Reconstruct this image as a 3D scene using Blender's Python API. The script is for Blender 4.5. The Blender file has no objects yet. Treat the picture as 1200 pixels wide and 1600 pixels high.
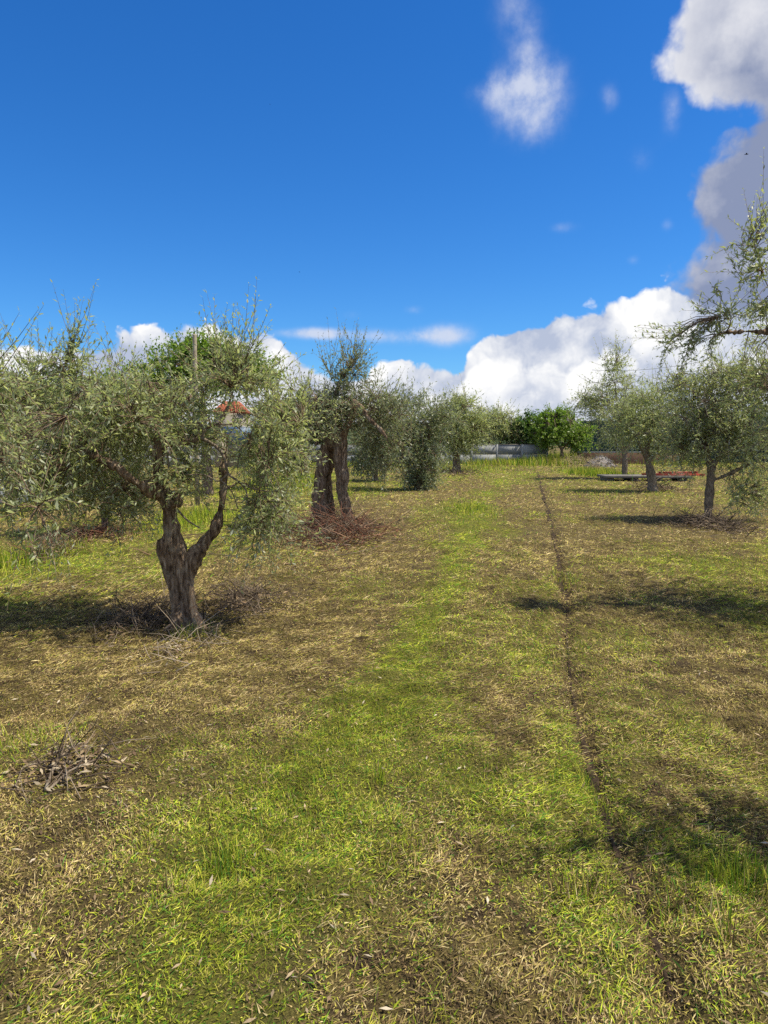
import bpy, bmesh, math, random
import numpy as np
from mathutils import Vector, Matrix

R = math.radians
rng = np.random.default_rng(7)
random.seed(7)
scene = bpy.context.scene
COL = scene.collection

# ------------------------------------------------------------------ camera
CAM_H, FPX, HORIZON = 1.6, 1155.0, 692.0
PITCH = math.atan((800 - HORIZON) / FPX)
cam_d = bpy.data.cameras.new('camera')
cam = bpy.data.objects.new('camera', cam_d)
COL.objects.link(cam)
cam_d.sensor_fit = 'VERTICAL'
cam_d.sensor_height = 36.0
cam_d.lens = 36.0 * FPX / 1600.0
cam_d.clip_start = 0.05
cam_d.clip_end = 6000
cam.location = (0, 0, CAM_H)
cam.rotation_euler = (R(90) - PITCH, 0, 0)
scene.camera = cam

# ------------------------------------------------------------------ light
SUN_EL, SUN_AZ = R(61), R(94)            # azimuth clockwise from +Y (the view direction)
SUN_DIR = Vector((math.sin(SUN_AZ) * math.cos(SUN_EL), math.cos(SUN_AZ) * math.cos(SUN_EL), math.sin(SUN_EL)))
sun_d = bpy.data.lights.new('sun', 'SUN')
sun_d.energy = 5.0
sun_d.angle = R(0.53)
sun_d.color = (1.0, 0.91, 0.72)
sun = bpy.data.objects.new('sun', sun_d)
COL.objects.link(sun)
sun.rotation_euler = SUN_DIR.to_track_quat('Z', 'Y').to_euler()
sun.location = SUN_DIR * 30

scene.view_settings.view_transform = 'Standard'
scene.view_settings.look = 'None'
scene.view_settings.exposure = 0.38
scene.view_settings.gamma = 1.0
scene.view_settings.use_curve_mapping = False
scene.cycles.use_denoising = False
scene.cycles.max_bounces = 6
scene.cycles.diffuse_bounces = 3
scene.cycles.glossy_bounces = 2
scene.cycles.transmission_bounces = 4
scene.cycles.transparent_max_bounces = 8


def ray(px, py):
    x, y, z = px - 600.0, FPX, 800.0 - py
    c, s = math.cos(PITCH), math.sin(PITCH)
    return np.array([x, y * c + z * s, -y * s + z * c])


def G(px, py):                              # a picture position on the ground
    r = ray(px, py)
    t = CAM_H / -r[2]
    return np.array([r[0] * t, r[1] * t, 0.0])


def P(px, py, d):                           # a picture position at the distance d
    r = ray(px, py)
    return r * (d / r[1]) + np.array([0, 0, CAM_H])


def azel(px, py):
    r = ray(px, py)
    return math.degrees(math.atan2(r[0], r[1])), math.degrees(math.atan2(r[2], math.hypot(r[0], r[1])))


# ------------------------------------------------------------------ sky with clouds
world = bpy.data.worlds.new('World')
scene.world = world
world.use_nodes = True
WT = world.node_tree
WT.nodes.clear()


def build_sky():
    nt = WT

    def N(t, **kw):
        n = nt.nodes.new(t)
        for k, v in kw.items():
            setattr(n, k, v)
        return n

    def put(sock, v):
        if isinstance(v, (int, float)):
            sock.default_value = v
        elif isinstance(v, tuple):
            sock.default_value = v
        else:
            nt.links.new(v, sock)

    def M(op, *a, clamp=False):
        n = N('ShaderNodeMath', operation=op, use_clamp=clamp)
        for i, v in enumerate(a):
            put(n.inputs[i], v)
        return n.outputs[0]

    def VM(op, *a):
        n = N('ShaderNodeVectorMath', operation=op)
        for i, v in enumerate(a):
            put(n.inputs[i], v)
        return n.outputs[0]

    def sstep(x, a, b):
        n = N('ShaderNodeMapRange', interpolation_type='SMOOTHSTEP')
        put(n.inputs['Value'], x)
        put(n.inputs['From Min'], a)
        put(n.inputs['From Max'], b)
        return n.outputs['Result']

    def curve(x, pts, lo, hi, vlo, vhi):
        f = M('DIVIDE', M('SUBTRACT', x, lo), hi - lo, clamp=True)
        n = N('ShaderNodeFloatCurve')
        c = n.mapping.curves[0]
        pts = sorted(pts)
        q = [((a - lo) / (hi - lo), (v - vlo) / (vhi - vlo)) for a, v in pts]
        q = [p for p in q if 0.0 < p[0] < 1.0]
        c.points[0].location = (0.0, q[0][1])
        c.points[1].location = (1.0, q[-1][1])
        for p in q:
            c.points.new(*p)
        for p in c.points:
            p.handle_type = 'AUTO_CLAMPED'
        n.mapping.update()
        put(n.inputs['Value'], f)
        return M('ADD', M('MULTIPLY', n.outputs[0], vhi - vlo), vlo)

    tc = N('ShaderNodeTexCoord').outputs['Generated']
    D = VM('NORMALIZE', tc)
    sp = N('ShaderNodeSeparateXYZ')
    put(sp.inputs[0], D)
    X, Y, Z = sp.outputs
    A = M('DEGREES', M('ARCTAN2', X, Y))
    E = M('DEGREES', M('ARCSINE', Z))

    def fbm(v, scale, detail=7.0, rough=0.55, dist=0.0):
        n = N('ShaderNodeTexNoise', noise_dimensions='3D' if v is D else '2D')
        put(n.inputs['Vector'], v)
        n.inputs['Scale'].default_value = scale
        n.inputs['Detail'].default_value = detail
        n.inputs['Roughness'].default_value = rough
        n.inputs['Distortion'].default_value = dist
        return n.outputs[0]

    def puffs(v, scale, detail=3.0):
        n = N('ShaderNodeTexVoronoi', feature='SMOOTH_F1', voronoi_dimensions='2D', normalize=False)
        put(n.inputs['Vector'], v)
        n.inputs['Scale'].default_value = scale
        n.inputs['Detail'].default_value = detail
        n.inputs['Roughness'].default_value = 0.48
        n.inputs['Lacunarity'].default_value = 2.3
        n.inputs['Smoothness'].default_value = 0.35
        return n.outputs['Distance']

    def heaps(v, scale):                      # round heads heaped on one another, for the outline of a cumulus
        a = M('MULTIPLY', M('SUBTRACT', 0.42, puffs(v, scale, 3.0)), 1.5)
        return M('ADD', a, M('MULTIPLY', M('SUBTRACT', fbm(v, scale * 2.6, 5.0, 0.62), 0.5), 0.75))

    cv = N('ShaderNodeCombineXYZ')
    put(cv.inputs[0], M('MULTIPLY', A, 1 / 57.3))
    put(cv.inputs[1], M('MULTIPLY', E, 1 / 57.3))
    D2 = cv.outputs[0]
    soft = fbm(D2, 7.5, 6.0, 0.6)
    broad = fbm(D2, 3.6, 3.0, 0.5)
    warp = N('ShaderNodeTexNoise', noise_dimensions='2D')
    put(warp.inputs['Vector'], D2)
    warp.inputs['Scale'].default_value = 24.0
    warp.inputs['Detail'].default_value = 3.0
    DW = VM('ADD', D2, VM('MULTIPLY', VM('SUBTRACT', warp.outputs['Color'], (0.5, 0.5, 0.5)), (0.03, 0.03, 0.03)))

    # banks of cumulus along the horizon, one behind the other: height of each top by bearing
    back = [(-400, 600), (-100, 575), (0, 540), (90, 530), (150, 518), (230, 508), (290, 496), (335, 490), (350, 512), (375, 512), (405, 500),
            (435, 522), (480, 552), (520, 574), (560, 578), (600, 564), (660, 560), (712, 564), (732, 538),
            (770, 512), (850, 482), (930, 466), (1000, 442), (1040, 430), (1075, 446), (1130, 452), (1250, 480), (1500, 560)]
    midl = [(-400, 640), (0, 600), (140, 566), (200, 580), (300, 545), (330, 550), (410, 545), (450, 590), (520, 612), (600, 602), (690, 596), (722, 590), (742, 556), (800, 540), (850, 536),
            (895, 560), (950, 530), (985, 512), (1050, 500), (1120, 505), (1300, 530), (1500, 590)]
    frnt = [(-400, 660), (0, 640), (200, 610), (300, 600), (420, 590), (520, 632), (640, 625), (730, 612), (790, 592), (850, 584), (900, 600), (960, 566), (1040, 548), (1150, 560), (1300, 580), (1500, 620)]
    far = M('MULTIPLY', M('MULTIPLY', M('SUBTRACT', broad, 0.5), sstep(M('ABSOLUTE', A), 32.0, 60.0)), 30.0)
    banks = []
    for k_, (tops, off, sc, wid) in enumerate(((back, (0, 0, 0), 11.0, 2.2), (midl, (3.1, 1.7, 5.2), 9.0, 2.4), (frnt, (7.7, 4.1, 2.9), 12.0, 2.4))):
        h = M('ADD', curve(A, [azel(*t) for t in tops], -60, 60, 0.0, 20.0), far)
        q = heaps(VM('ADD', DW, off), sc)
        Db = M('ADD', M('DIVIDE', M('SUBTRACT', h, E), wid), M('ADD', M('MULTIPLY', q, (0.62, 0.85, 0.85)[k_]), (0.12, 0.0, 0.0)[k_]))
        banks.append((Db, q))
    # the tall grey cloud on the right: bearing of its left edge by elevation
    edge = [(1075, -60), (1040, 0), (1018, 60), (1016, 110), (1070, 140), (1095, 165), (1118, 182), (1122, 196), (1100, 212),
            (1100, 240), (1072, 285), (1064, 330), (1066, 380), (1052, 420), (1030, 455), (1010, 500)]
    pe = [(azel(*p)[1], azel(*p)[0]) for p in edge]
    ed = curve(E, pe, 0, 60, 10.0, 40.0)
    topc = sstep(E, 62.0, 46.0)
    n0 = heaps(VM('ADD', DW, (1.3, 8.2, 4.4)), 7.0)
    n2 = M('ADD', M('MULTIPLY', n0, 1.0), M('MULTIPLY', M('SUBTRACT', soft, 0.5), 1.6))
    Dr = M('ADD', M('ADD', M('DIVIDE', M('SUBTRACT', A, ed), 2.4), n2), 0.22)
    Dr = M('MINIMUM', Dr, M('ADD', M('DIVIDE', M('SUBTRACT', 74.0, A), 9.0), n2))
    Dr = M('SUBTRACT', Dr, M('MULTIPLY', M('SUBTRACT', 1.0, topc), 6.0))
    a_right = sstep(Dr, -0.05, 0.75)

    # thin wisps
    def blob(px, py, rx, ry, amp):
        a, e = azel(px, py)
        dx = M('DIVIDE', M('SUBTRACT', A, a), rx * 57.3 / FPX)
        dy = M('DIVIDE', M('SUBTRACT', E, e), ry * 57.3 / FPX)
        q = M('ADD', M('MULTIPLY', dx, dx), M('MULTIPLY', dy, dy))
        return M('MULTIPLY', M('EXPONENT', M('MULTIPLY', q, -1.0)), amp)
    wn = fbm(D2, 15.0, 7.0, 0.62)
    w = None
    for b in [(820, 148, 54, 46, 1.25), (768, 140, 40, 20, 0.6), (826, 82, 22, 44, 0.5), (805, 10, 34, 34, 0.62), (842, 205, 40, 26, 0.35), (870, 140, 22, 34, .35), (952, 155, 14, 18, 0.6),
              (1050, 170, 16, 30, 0.72), (1000, 250, 26, 20, 0.36), (880, 356, 26, 9, 0.5), (1042, 352, 10, 10, 0.6), (990, 406, 12, 9, 0.55),
              (500, 521, 58, 9, 1.6), (620, 527, 90, 12, 0.75), (690, 522, 50, 18, 1.0), (648, 484, 18, 8, 0.66), (545, 492, 20, 8, 0.4)]:
        q = blob(*b)
        w = q if w is None else M('ADD', w, q)
    Dw = M('ADD', M('MULTIPLY', w, 0.85), M('MULTIPLY', M('SUBTRACT', wn, 0.53), M('ADD', 0.2, M('MULTIPLY', w, 1.7))))
    a_wisp = M('MULTIPLY', M('POWER', sstep(Dw, 0.05, 1.35), 1.25), 0.85)
    # unseen cumulus over the rest of the sky, cover raised for white fill light
    away = M('MULTIPLY', sstep(M('ABSOLUTE', A), 40.0, 75.0), sstep(E, 3.0, 12.0))
    n3 = fbm(D, 2.6, 6.0, 0.56)
    a_away = M('MULTIPLY', sstep(n3, 0.46, 0.56), away)

    rw = M('ADD', M('MULTIPLY', sstep(E, 15.0, 29.0), 0.62), M('MULTIPLY', M('SUBTRACT', soft, 0.46), 1.9))
    rw = M('ADD', rw, M('MULTIPLY', sstep(Dr, 1.6, 0.15), M('ADD', 0.16, M('MULTIPLY', sstep(E, 15.0, 22.0), 0.30))))
    rw = M('ADD', rw, M('MULTIPLY', n0, 0.45))
    rw = M('MINIMUM', M('MAXIMUM', rw, 0.0), 1.0)

    def mixc(f, c1, c2):
        n = N('ShaderNodeMix', data_type='RGBA')
        put(n.inputs['Factor'], f)
        put(n.inputs[6], c1)
        put(n.inputs[7], c2)
        return n.outputs[2]
    cr = mixc(rw, (0.20, 0.24, 0.365, 1), (0.64, 0.645, 0.68, 1))
    cw = (0.54, 0.575, 0.67, 1)
    ca = mixc(sstep(n3, 0.50, 0.66), (0.70, 0.71, 0.74, 1), (0.36, 0.38, 0.44, 1))

    sky = N('ShaderNodeTexSky', sky_type='NISHITA', sun_disc=False, sun_elevation=SUN_EL, sun_rotation=SUN_AZ,
            altitude=200.0, air_density=1.0, dust_density=0.25, ozone_density=2.2)
    hs = N('ShaderNodeHueSaturation')
    hs.inputs['Hue'].default_value = 0.497
    hs.inputs['Saturation'].default_value = 1.32
    hs.inputs['Value'].default_value = 1.0
    put(hs.inputs['Color'], sky.outputs[0])
    bg = N('ShaderNodeBackground')
    tint = N('ShaderNodeMix', data_type='RGBA', blend_type='MULTIPLY')
    tint.inputs[0].default_value = 1.0
    put(tint.inputs[6], hs.outputs[0])
    tint.inputs[7].default_value = (0.40, 0.70, 1.02, 1)
    put(bg.inputs['Color'], tint.outputs[2])
    bg.inputs['Strength'].default_value = 0.115
    col = mixc(a_away, (0, 0, 0, 1), ca)
    al = a_away
    layers = [(cw, a_wisp), (cr, a_right)]
    for k, (Db, q) in enumerate(banks):
        lit = sstep(Db, (2.2, 2.8, 2.6)[k], 0.1)                     # bright heads, greyer bellies
        lit = M('ADD', M('MULTIPLY', lit, (0.50, 0.62, 0.45)[k]), M('MULTIPLY', q, 1.05))
        lit = M('ADD', lit, M('MULTIPLY', M('SUBTRACT', soft, 0.47), 2.4))
        lit = M('MINIMUM', M('MAXIMUM', M('ADD', lit, (0.40, 0.56, 0.46)[k]), 0.0), 1.0)
        layers.append((mixc(lit, (0.37, 0.42, 0.54, 1), (0.78, 0.78, 0.78, 1)), sstep(Db, 0.0, (0.24, 0.4, 0.7)[k])))
    for c, a in layers:
        col = mixc(a, col, c)
        al = M('SUBTRACT', 1.0, M('MULTIPLY', M('SUBTRACT', 1.0, al), M('SUBTRACT', 1.0, a)))
    # col is premultiplied by al: add the sky behind
    cbg = N('ShaderNodeBackground')
    put(cbg.inputs['Color'], col)
    cbg.inputs['Strength'].default_value = 1.0
    blk = N('ShaderNodeBackground')
    blk.inputs['Color'].default_value = (0, 0, 0, 1)
    mx = N('ShaderNodeMixShader')
    put(mx.inputs[0], al)
    nt.links.new(bg.outputs[0], mx.inputs[1])
    nt.links.new(blk.outputs[0], mx.inputs[2])
    ad = N('ShaderNodeAddShader')
    nt.links.new(mx.outputs[0], ad.inputs[0])
    nt.links.new(cbg.outputs[0], ad.inputs[1])
    out = N('ShaderNodeOutputWorld')
    nt.links.new(ad.outputs[0], out.inputs[0])


build_sky()
world.cycles.sampling_method = 'MANUAL'
world.cycles.sample_map_resolution = 512

# ------------------------------------------------------------------ helpers
TAB = np.random.default_rng(11).random((256, 256))
TAB3 = np.random.default_rng(12).random((64, 64, 64))


def vnoise(x, y):
    ix, iy = np.floor(x).astype(np.int64), np.floor(y).astype(np.int64)
    fx, fy = x - ix, y - iy
    fx, fy = fx * fx * (3 - 2 * fx), fy * fy * (3 - 2 * fy)
    a, b = TAB[ix & 255, iy & 255], TAB[(ix + 1) & 255, iy & 255]
    c, d = TAB[ix & 255, (iy + 1) & 255], TAB[(ix + 1) & 255, (iy + 1) & 255]
    return (a * (1 - fx) + b * fx) * (1 - fy) + (c * (1 - fx) + d * fx) * fy


def fbm2(x, y, o=4, rough=0.5):
    s, amp, tot = 0, 1.0, 0.0
    for i in range(o):
        s = s + amp * vnoise(x * 2 ** i + 17.3 * i, y * 2 ** i + 9.1 * i)
        tot += amp
        amp *= rough
    return s / tot


def vnoise3(p):
    i = np.floor(p).astype(np.int64)
    f = p - i
    f = f * f * (3 - 2 * f)
    i0, i1 = i & 63, (i + 1) & 63
    r = 0
    for dx in (0, 1):
        for dy in (0, 1):
            for dz in (0, 1):
                w = (f[:, 0] if dx else 1 - f[:, 0]) * (f[:, 1] if dy else 1 - f[:, 1]) * (f[:, 2] if dz else 1 - f[:, 2])
                r = r + w * TAB3[(i1 if dx else i0)[:, 0], (i1 if dy else i0)[:, 1], (i1 if dz else i0)[:, 2]]
    return r


def mesh_np(name, V, T=None, Q=None, smooth=False):
    """a mesh from numpy vertices, triangles and quads"""
    me = bpy.data.meshes.new(name)
    V = np.ascontiguousarray(V, dtype=np.float32)
    me.vertices.add(len(V))
    me.vertices.foreach_set('co', V.ravel())
    parts, starts, off = [], [], 0
    for F, k in ((T, 3), (Q, 4)):
        if F is not None and len(F):
            F = np.asarray(F, dtype=np.int32)
            parts.append(F.ravel())
            starts.append(off + np.arange(len(F), dtype=np.int32) * k)
            off += F.size
    L = np.concatenate(parts)
    S = np.concatenate(starts)
    me.loops.add(len(L))
    me.loops.foreach_set('vertex_index', L)
    me.polygons.add(len(S))
    me.polygons.foreach_set('loop_start', S)
    if smooth:
        me.polygons.foreach_set('use_smooth', np.ones(len(S), dtype=bool))
    me.update(calc_edges=True)
    return me


def set_color(me, C):                         # per vertex colour of the thing itself
    a = me.attributes.new('tint', 'FLOAT_COLOR', 'POINT')
    c = np.ones((len(C), 4), dtype=np.float32)
    c[:, :3] = C
    a.data.foreach_set('color', c.ravel())


def link(name, me, mat=None, parent=None):
    o = bpy.data.objects.new(name, me)
    COL.objects.link(o)
    if mat is not None:
        me.materials.append(mat)
    if parent is not None:
        o.parent = parent
    return o


def tag(o, label=None, cat=None, group=None, kind=None):
    if label:
        o['label'] = label
    if cat:
        o['category'] = cat
    if group:
        o['group'] = group
    if kind:
        o['kind'] = kind
    return o


def empty(name, loc, label, cat, group=None, rz=0.0):
    o = bpy.data.objects.new(name, None)
    COL.objects.link(o)
    o.location = [float(v) for v in loc]
    o.rotation_euler = (0, 0, rz)
    o.empty_display_size = 0.2
    return tag(o, label, cat, group)


def catmull(pts, rad, step):
    pts, rad = np.asarray(pts, float), np.asarray(rad, float)
    p = np.vstack([2 * pts[0] - pts[1], pts, 2 * pts[-1] - pts[-2]])
    out, ro = [], []
    for i in range(len(pts) - 1):
        n = max(2, int(np.linalg.norm(pts[i + 1] - pts[i]) / step) + 1)
        for t in np.linspace(0, 1, n, endpoint=False):
            a, b, c, d = p[i], p[i + 1], p[i + 2], p[i + 3]
            out.append(0.5 * (2 * b + (c - a) * t + (2 * a - 5 * b + 4 * c - d) * t * t + (3 * b - a - 3 * c + d) * t ** 3))
            ro.append(rad[i] * (1 - t) + rad[i + 1] * t)
    out.append(pts[-1])
    ro.append(rad[-1])
    return np.array(out), np.array(ro)


def tube(pts, rad, n=6):
    """a closed tube along a polyline: vertices, quads, triangles"""
    pts = np.asarray(pts, float)
    m = len(pts)
    tan = np.gradient(pts, axis=0)
    tan /= np.linalg.norm(tan, axis=1)[:, None] + 1e-9
    ref = np.array([0.31, 0.84, 0.44]) if abs(tan[0][2]) > 0.6 else np.array([0.1, 0.1, 1.0])
    u = np.cross(tan, ref)
    u /= np.linalg.norm(u, axis=1)[:, None] + 1e-9
    w = np.cross(tan, u)
    th = np.arange(n) * 2 * math.pi / n
    V = pts[:, None, :] + np.asarray(rad)[:, None, None] * (u[:, None, :] * np.cos(th)[None, :, None] + w[:, None, :] * np.sin(th)[None, :, None])
    V = V.reshape(-1, 3)
    Q = []
    for i in range(m - 1):
        for j in range(n):
            k = (j + 1) % n
            Q.append((i * n + j, i * n + k, (i + 1) * n + k, (i + 1) * n + j))
    V = np.vstack([V, pts[0], pts[-1]])
    T = []
    for j in range(n):
        k = (j + 1) % n
        T.append((m * n, k, j))
        T.append((m * n + 1, (m - 1) * n + j, (m - 1) * n + k))
    return V, Q, T


class Bag:
    """collects shapes for one mesh"""
    def __init__(s):
        s.V, s.Q, s.T, s.n = [], [], [], 0

    def add(s, V, Q=(), T=()):
        s.V.append(np.asarray(V, float))
        if len(Q):
            s.Q.append(np.asarray(Q) + s.n)
        if len(T):
            s.T.append(np.asarray(T) + s.n)
        s.n += len(V)

    def tube(s, pts, rad, n=6):
        s.add(*tube(pts, rad, n))

    def box(s, c, size, rz=0.0, jitter=0.0):
        h = np.array(size) / 2
        v = np.array([(x, y, z) for z in (-1, 1) for (x, y) in ((-1, -1), (1, -1), (1, 1), (-1, 1))], float) * h
        if jitter:
            v += rng.normal(0, jitter, v.shape)
        cs, sn = math.cos(rz), math.sin(rz)
        v = np.c_[v[:, 0] * cs - v[:, 1] * sn, v[:, 0] * sn + v[:, 1] * cs, v[:, 2]] + np.array(c)
        s.add(v, [(3, 2, 1, 0), (4, 5, 6, 7), (0, 1, 5, 4), (1, 2, 6, 5), (2, 3, 7, 6), (3, 0, 4, 7)])

    def mesh(s, name, smooth=False):
        return mesh_np(name, np.vstack(s.V), np.vstack(s.T) if s.T else None, np.vstack(s.Q) if s.Q else None, smooth)

    def build(s, name, mat, parent=None, smooth=False, bevel=0.0):
        o = link(name, s.mesh(name, smooth), mat, parent)
        if bevel:
            b = o.modifiers.new('bevel', 'BEVEL')
            b.width = bevel
            b.segments = 2
        return o


# ------------------------------------------------------------------ materials
def material(name):
    m = bpy.data.materials.new(name)
    m.use_nodes = True
    nt = m.node_tree
    return m, nt, nt.nodes['Principled BSDF'], nt.nodes['Material Output']


def ramp(nt, fac, stops):
    n = nt.nodes.new('ShaderNodeValToRGB')
    e = n.color_ramp.elements
    e[0].position, e[0].color = stops[0][0], (*stops[0][1], 1)
    e[1].position, e[1].color = stops[-1][0], (*stops[-1][1], 1)
    for p, c in stops[1:-1]:
        x = e.new(p)
        x.color = (*c, 1)
    nt.links.new(fac, n.inputs[0])
    return n.outputs[0]


def tnoise(nt, vec, scale, detail=5, rough=0.55):
    n = nt.nodes.new('ShaderNodeTexNoise')
    n.inputs['Scale'].default_value = scale
    n.inputs['Detail'].default_value = detail
    n.inputs['Roughness'].default_value = rough
    if vec is not None:
        nt.links.new(vec, n.inputs['Vector'])
    return n.outputs[0]


def mix(nt, f, a, b, mode='MIX'):
    n = nt.nodes.new('ShaderNodeMix')
    n.data_type = 'RGBA'
    n.blend_type = mode
    for s, v in ((n.inputs[0], f), (n.inputs[6], a), (n.inputs[7], b)):
        if isinstance(v, (int, float)):
            s.default_value = v
        elif isinstance(v, tuple):
            s.default_value = (*v, 1) if len(v) == 3 else v
        else:
            nt.links.new(v, s)
    return n.outputs[2]


def objcoord(nt, scale=(1, 1, 1)):
    t = nt.nodes.new('ShaderNodeTexCoord')
    mp = nt.nodes.new('ShaderNodeMapping')
    mp.inputs['Scale'].default_value = scale
    nt.links.new(t.outputs['Object'], mp.inputs['Vector'])
    return mp.outputs[0]


def leaf_material(name, tops, unders, trans, tw=0.35, rough=0.36):
    m, nt, b, out = material(name)
    g = nt.nodes.new('ShaderNodeNewGeometry')
    r = g.outputs['Random Per Island']
    n = len(tops)
    top = ramp(nt, r, [(i / (n - 1), c) for i, c in enumerate(tops)])
    und = ramp(nt, r, [(i / (len(unders) - 1), c) for i, c in enumerate(unders)])
    col = mix(nt, g.outputs['Backfacing'], top, und)
    nt.links.new(col, b.inputs['Base Color'])
    b.inputs['Roughness'].default_value = rough
    b.inputs['Specular IOR Level'].default_value = 0.28
    t = nt.nodes.new('ShaderNodeBsdfTranslucent')
    t.inputs['Color'].default_value = (*trans, 1)
    ms = nt.nodes.new('ShaderNodeMixShader')
    ms.inputs[0].default_value = tw
    nt.links.new(b.outputs[0], ms.inputs[1])
    nt.links.new(t.outputs[0], ms.inputs[2])
    nt.links.new(ms.outputs[0], out.inputs[0])
    return m


M_OLIVE = leaf_material('olive_leaf', [(0.12, 0.155, 0.075), (0.21, 0.25, 0.12), (0.31, 0.355, 0.17), (0.50, 0.54, 0.18)],
                        [(0.38, 0.42, 0.29), (0.54, 0.57, 0.45)], (0.46, 0.53, 0.15), 0.42)
M_OLIVE_DARK = leaf_material('olive_leaf_dark', [(0.085, 0.11, 0.06), (0.14, 0.175, 0.095), (0.27, 0.31, 0.15)],
                             [(0.33, 0.37, 0.26), (0.45, 0.48, 0.37)], (0.33, 0.39, 0.13), 0.36)
M_BROAD = leaf_material('broad_leaf', [(0.08, 0.155, 0.02), (0.14, 0.22, 0.03), (0.22, 0.31, 0.05), (0.32, 0.40, 0.08)],
                        [(0.10, 0.18, 0.04), (0.18, 0.26, 0.06)], (0.24, 0.42, 0.03), 0.36)
M_BROAD_DARK = leaf_material('broad_leaf_dark', [(0.05, 0.12, 0.02), (0.085, 0.17, 0.03), (0.15, 0.25, 0.045)],
                             [(0.05, 0.11, 0.03), (0.10, 0.16, 0.05)], (0.10, 0.22, 0.02), 0.3)
M_HEDGE = leaf_material('hedge_leaf', [(0.02, 0.05, 0.03), (0.035, 0.07, 0.04), (0.05, 0.09, 0.05)],
                        [(0.04, 0.07, 0.05), (0.06, 0.09, 0.06)], (0.04, 0.08, 0.03), 0.2)


def bark_material(name, stops, sz=3.0):
    m, nt, b, out = material(name)
    v = objcoord(nt, (1, 1, 0.22))
    n1 = tnoise(nt, v, 38, 6, 0.62)
    n2 = tnoise(nt, objcoord(nt), 7, 4, 0.55)
    c = ramp(nt, n1, stops)
    lich = ramp(nt, n2, [(0.56, (0, 0, 0)), (0.68, (1, 1, 1))])
    c = mix(nt, lich, c, mix(nt, 0.5, c, (0.36, 0.32, 0.25)))
    nt.links.new(c, b.inputs['Base Color'])
    b.inputs['Roughness'].default_value = 0.9
    b.inputs['Specular IOR Level'].default_value = 0.15
    bp = nt.nodes.new('ShaderNodeBump')
    bp.inputs['Strength'].default_value = 0.9
    bp.inputs['Distance'].default_value = 0.012
    nt.links.new(n1, bp.inputs['Height'])
    nt.links.new(bp.outputs[0], b.inputs['Normal'])
    return m


M_BARK = bark_material('olive_bark', [(0.3, (0.03, 0.02, 0.013)), (0.43, (0.12, 0.08, 0.052)), (0.56, (0.25, 0.18, 0.125)), (0.70, (0.44, 0.355, 0.265))])
M_BARK_PALE = bark_material('pale_bark', [(0.3, (0.06, 0.045, 0.032)), (0.5, (0.19, 0.15, 0.11)), (0.7, (0.32, 0.26, 0.19))])
M_WOOD_BARE, nt, b, _ = material('bare_wood')
c = ramp(nt, tnoise(nt, objcoord(nt, (1, 1, 0.15)), 60, 4), [(0.35, (0.20, 0.10, 0.05)), (0.5, (0.45, 0.28, 0.15)), (0.7, (0.55, 0.40, 0.25))])
nt.links.new(c, b.inputs['Base Color'])
b.inputs['Roughness'].default_value = 0.85


def plain_material(name, a, bcol, scale=6.0, rough=0.85, spec=0.2, bump=0.0, metallic=0.0):
    m, nt, b, out = material(name)
    v = objcoord(nt)
    n = tnoise(nt, v, scale, 7, 0.6)
    nt.links.new(ramp(nt, n, [(0.35, a), (0.65, bcol)]), b.inputs['Base Color'])
    b.inputs['Roughness'].default_value = rough
    b.inputs['Specular IOR Level'].default_value = spec
    b.inputs['Metallic'].default_value = metallic
    if bump:
        bp = nt.nodes.new('ShaderNodeBump')
        bp.inputs['Strength'].default_value = 0.6
        bp.inputs['Distance'].default_value = bump
        nt.links.new(tnoise(nt, v, scale * 6, 6, 0.6), bp.inputs['Height'])
        nt.links.new(bp.outputs[0], b.inputs['Normal'])
    return m


def position_coords(m):                       # so that alike pieces do not repeat one stain
    nt = m.node_tree
    g = nt.nodes.new('ShaderNodeNewGeometry')
    for n in nt.nodes:
        if n.type == 'TEX_NOISE':
            nt.links.new(g.outputs['Position'], n.inputs['Vector'])


def tint_material(name, rough=0.7, spec=0.25, trans=0.0):
    m, nt, b, out = material(name)
    a = nt.nodes.new('ShaderNodeAttribute')
    a.attribute_name = 'tint'
    nt.links.new(a.outputs['Color'], b.inputs['Base Color'])
    b.inputs['Roughness'].default_value = rough
    b.inputs['Specular IOR Level'].default_value = spec
    if trans:
        t = nt.nodes.new('ShaderNodeBsdfTranslucent')
        nt.links.new(a.outputs['Color'], t.inputs['Color'])
        ms = nt.nodes.new('ShaderNodeMixShader')
        ms.inputs[0].default_value = trans
        nt.links.new(b.outputs[0], ms.inputs[1])
        nt.links.new(t.outputs[0], ms.inputs[2])
        nt.links.new(ms.outputs[0], out.inputs[0])
    return m


M_CONCRETE = plain_material('pale_concrete', (0.20, 0.21, 0.22), (0.33, 0.34, 0.345), 0.9, 0.9, 0.2, 0.0008)
position_coords(M_CONCRETE)
M_WHITE = plain_material('white_render', (0.66, 0.66, 0.64), (0.80, 0.80, 0.78), 1.5, 0.85, 0.2, 0.003)
M_GREY = plain_material('grey_concrete', (0.12, 0.11, 0.10), (0.20, 0.19, 0.175), 3.0, 0.9, 0.2, 0.004)
M_RUBBLE = plain_material('grey_rubble', (0.14, 0.13, 0.13), (0.26, 0.24, 0.23), 9.0, 0.95, 0.1, 0.01)
M_TILE = plain_material('terracotta', (0.26, 0.07, 0.04), (0.42, 0.14, 0.08), 5.0, 0.85, 0.2)
M_RED = plain_material('red_paint', (0.30, 0.05, 0.035), (0.44, 0.09, 0.06), 4.0, 0.5, 0.4)
M_BLUE = plain_material('blue_sheet', (0.05, 0.10, 0.20), (0.10, 0.18, 0.30), 3.0, 0.5, 0.4)
M_NET = plain_material('green_net', (0.012, 0.035, 0.032), (0.03, 0.065, 0.06), 2.5, 0.8, 0.2)
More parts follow.
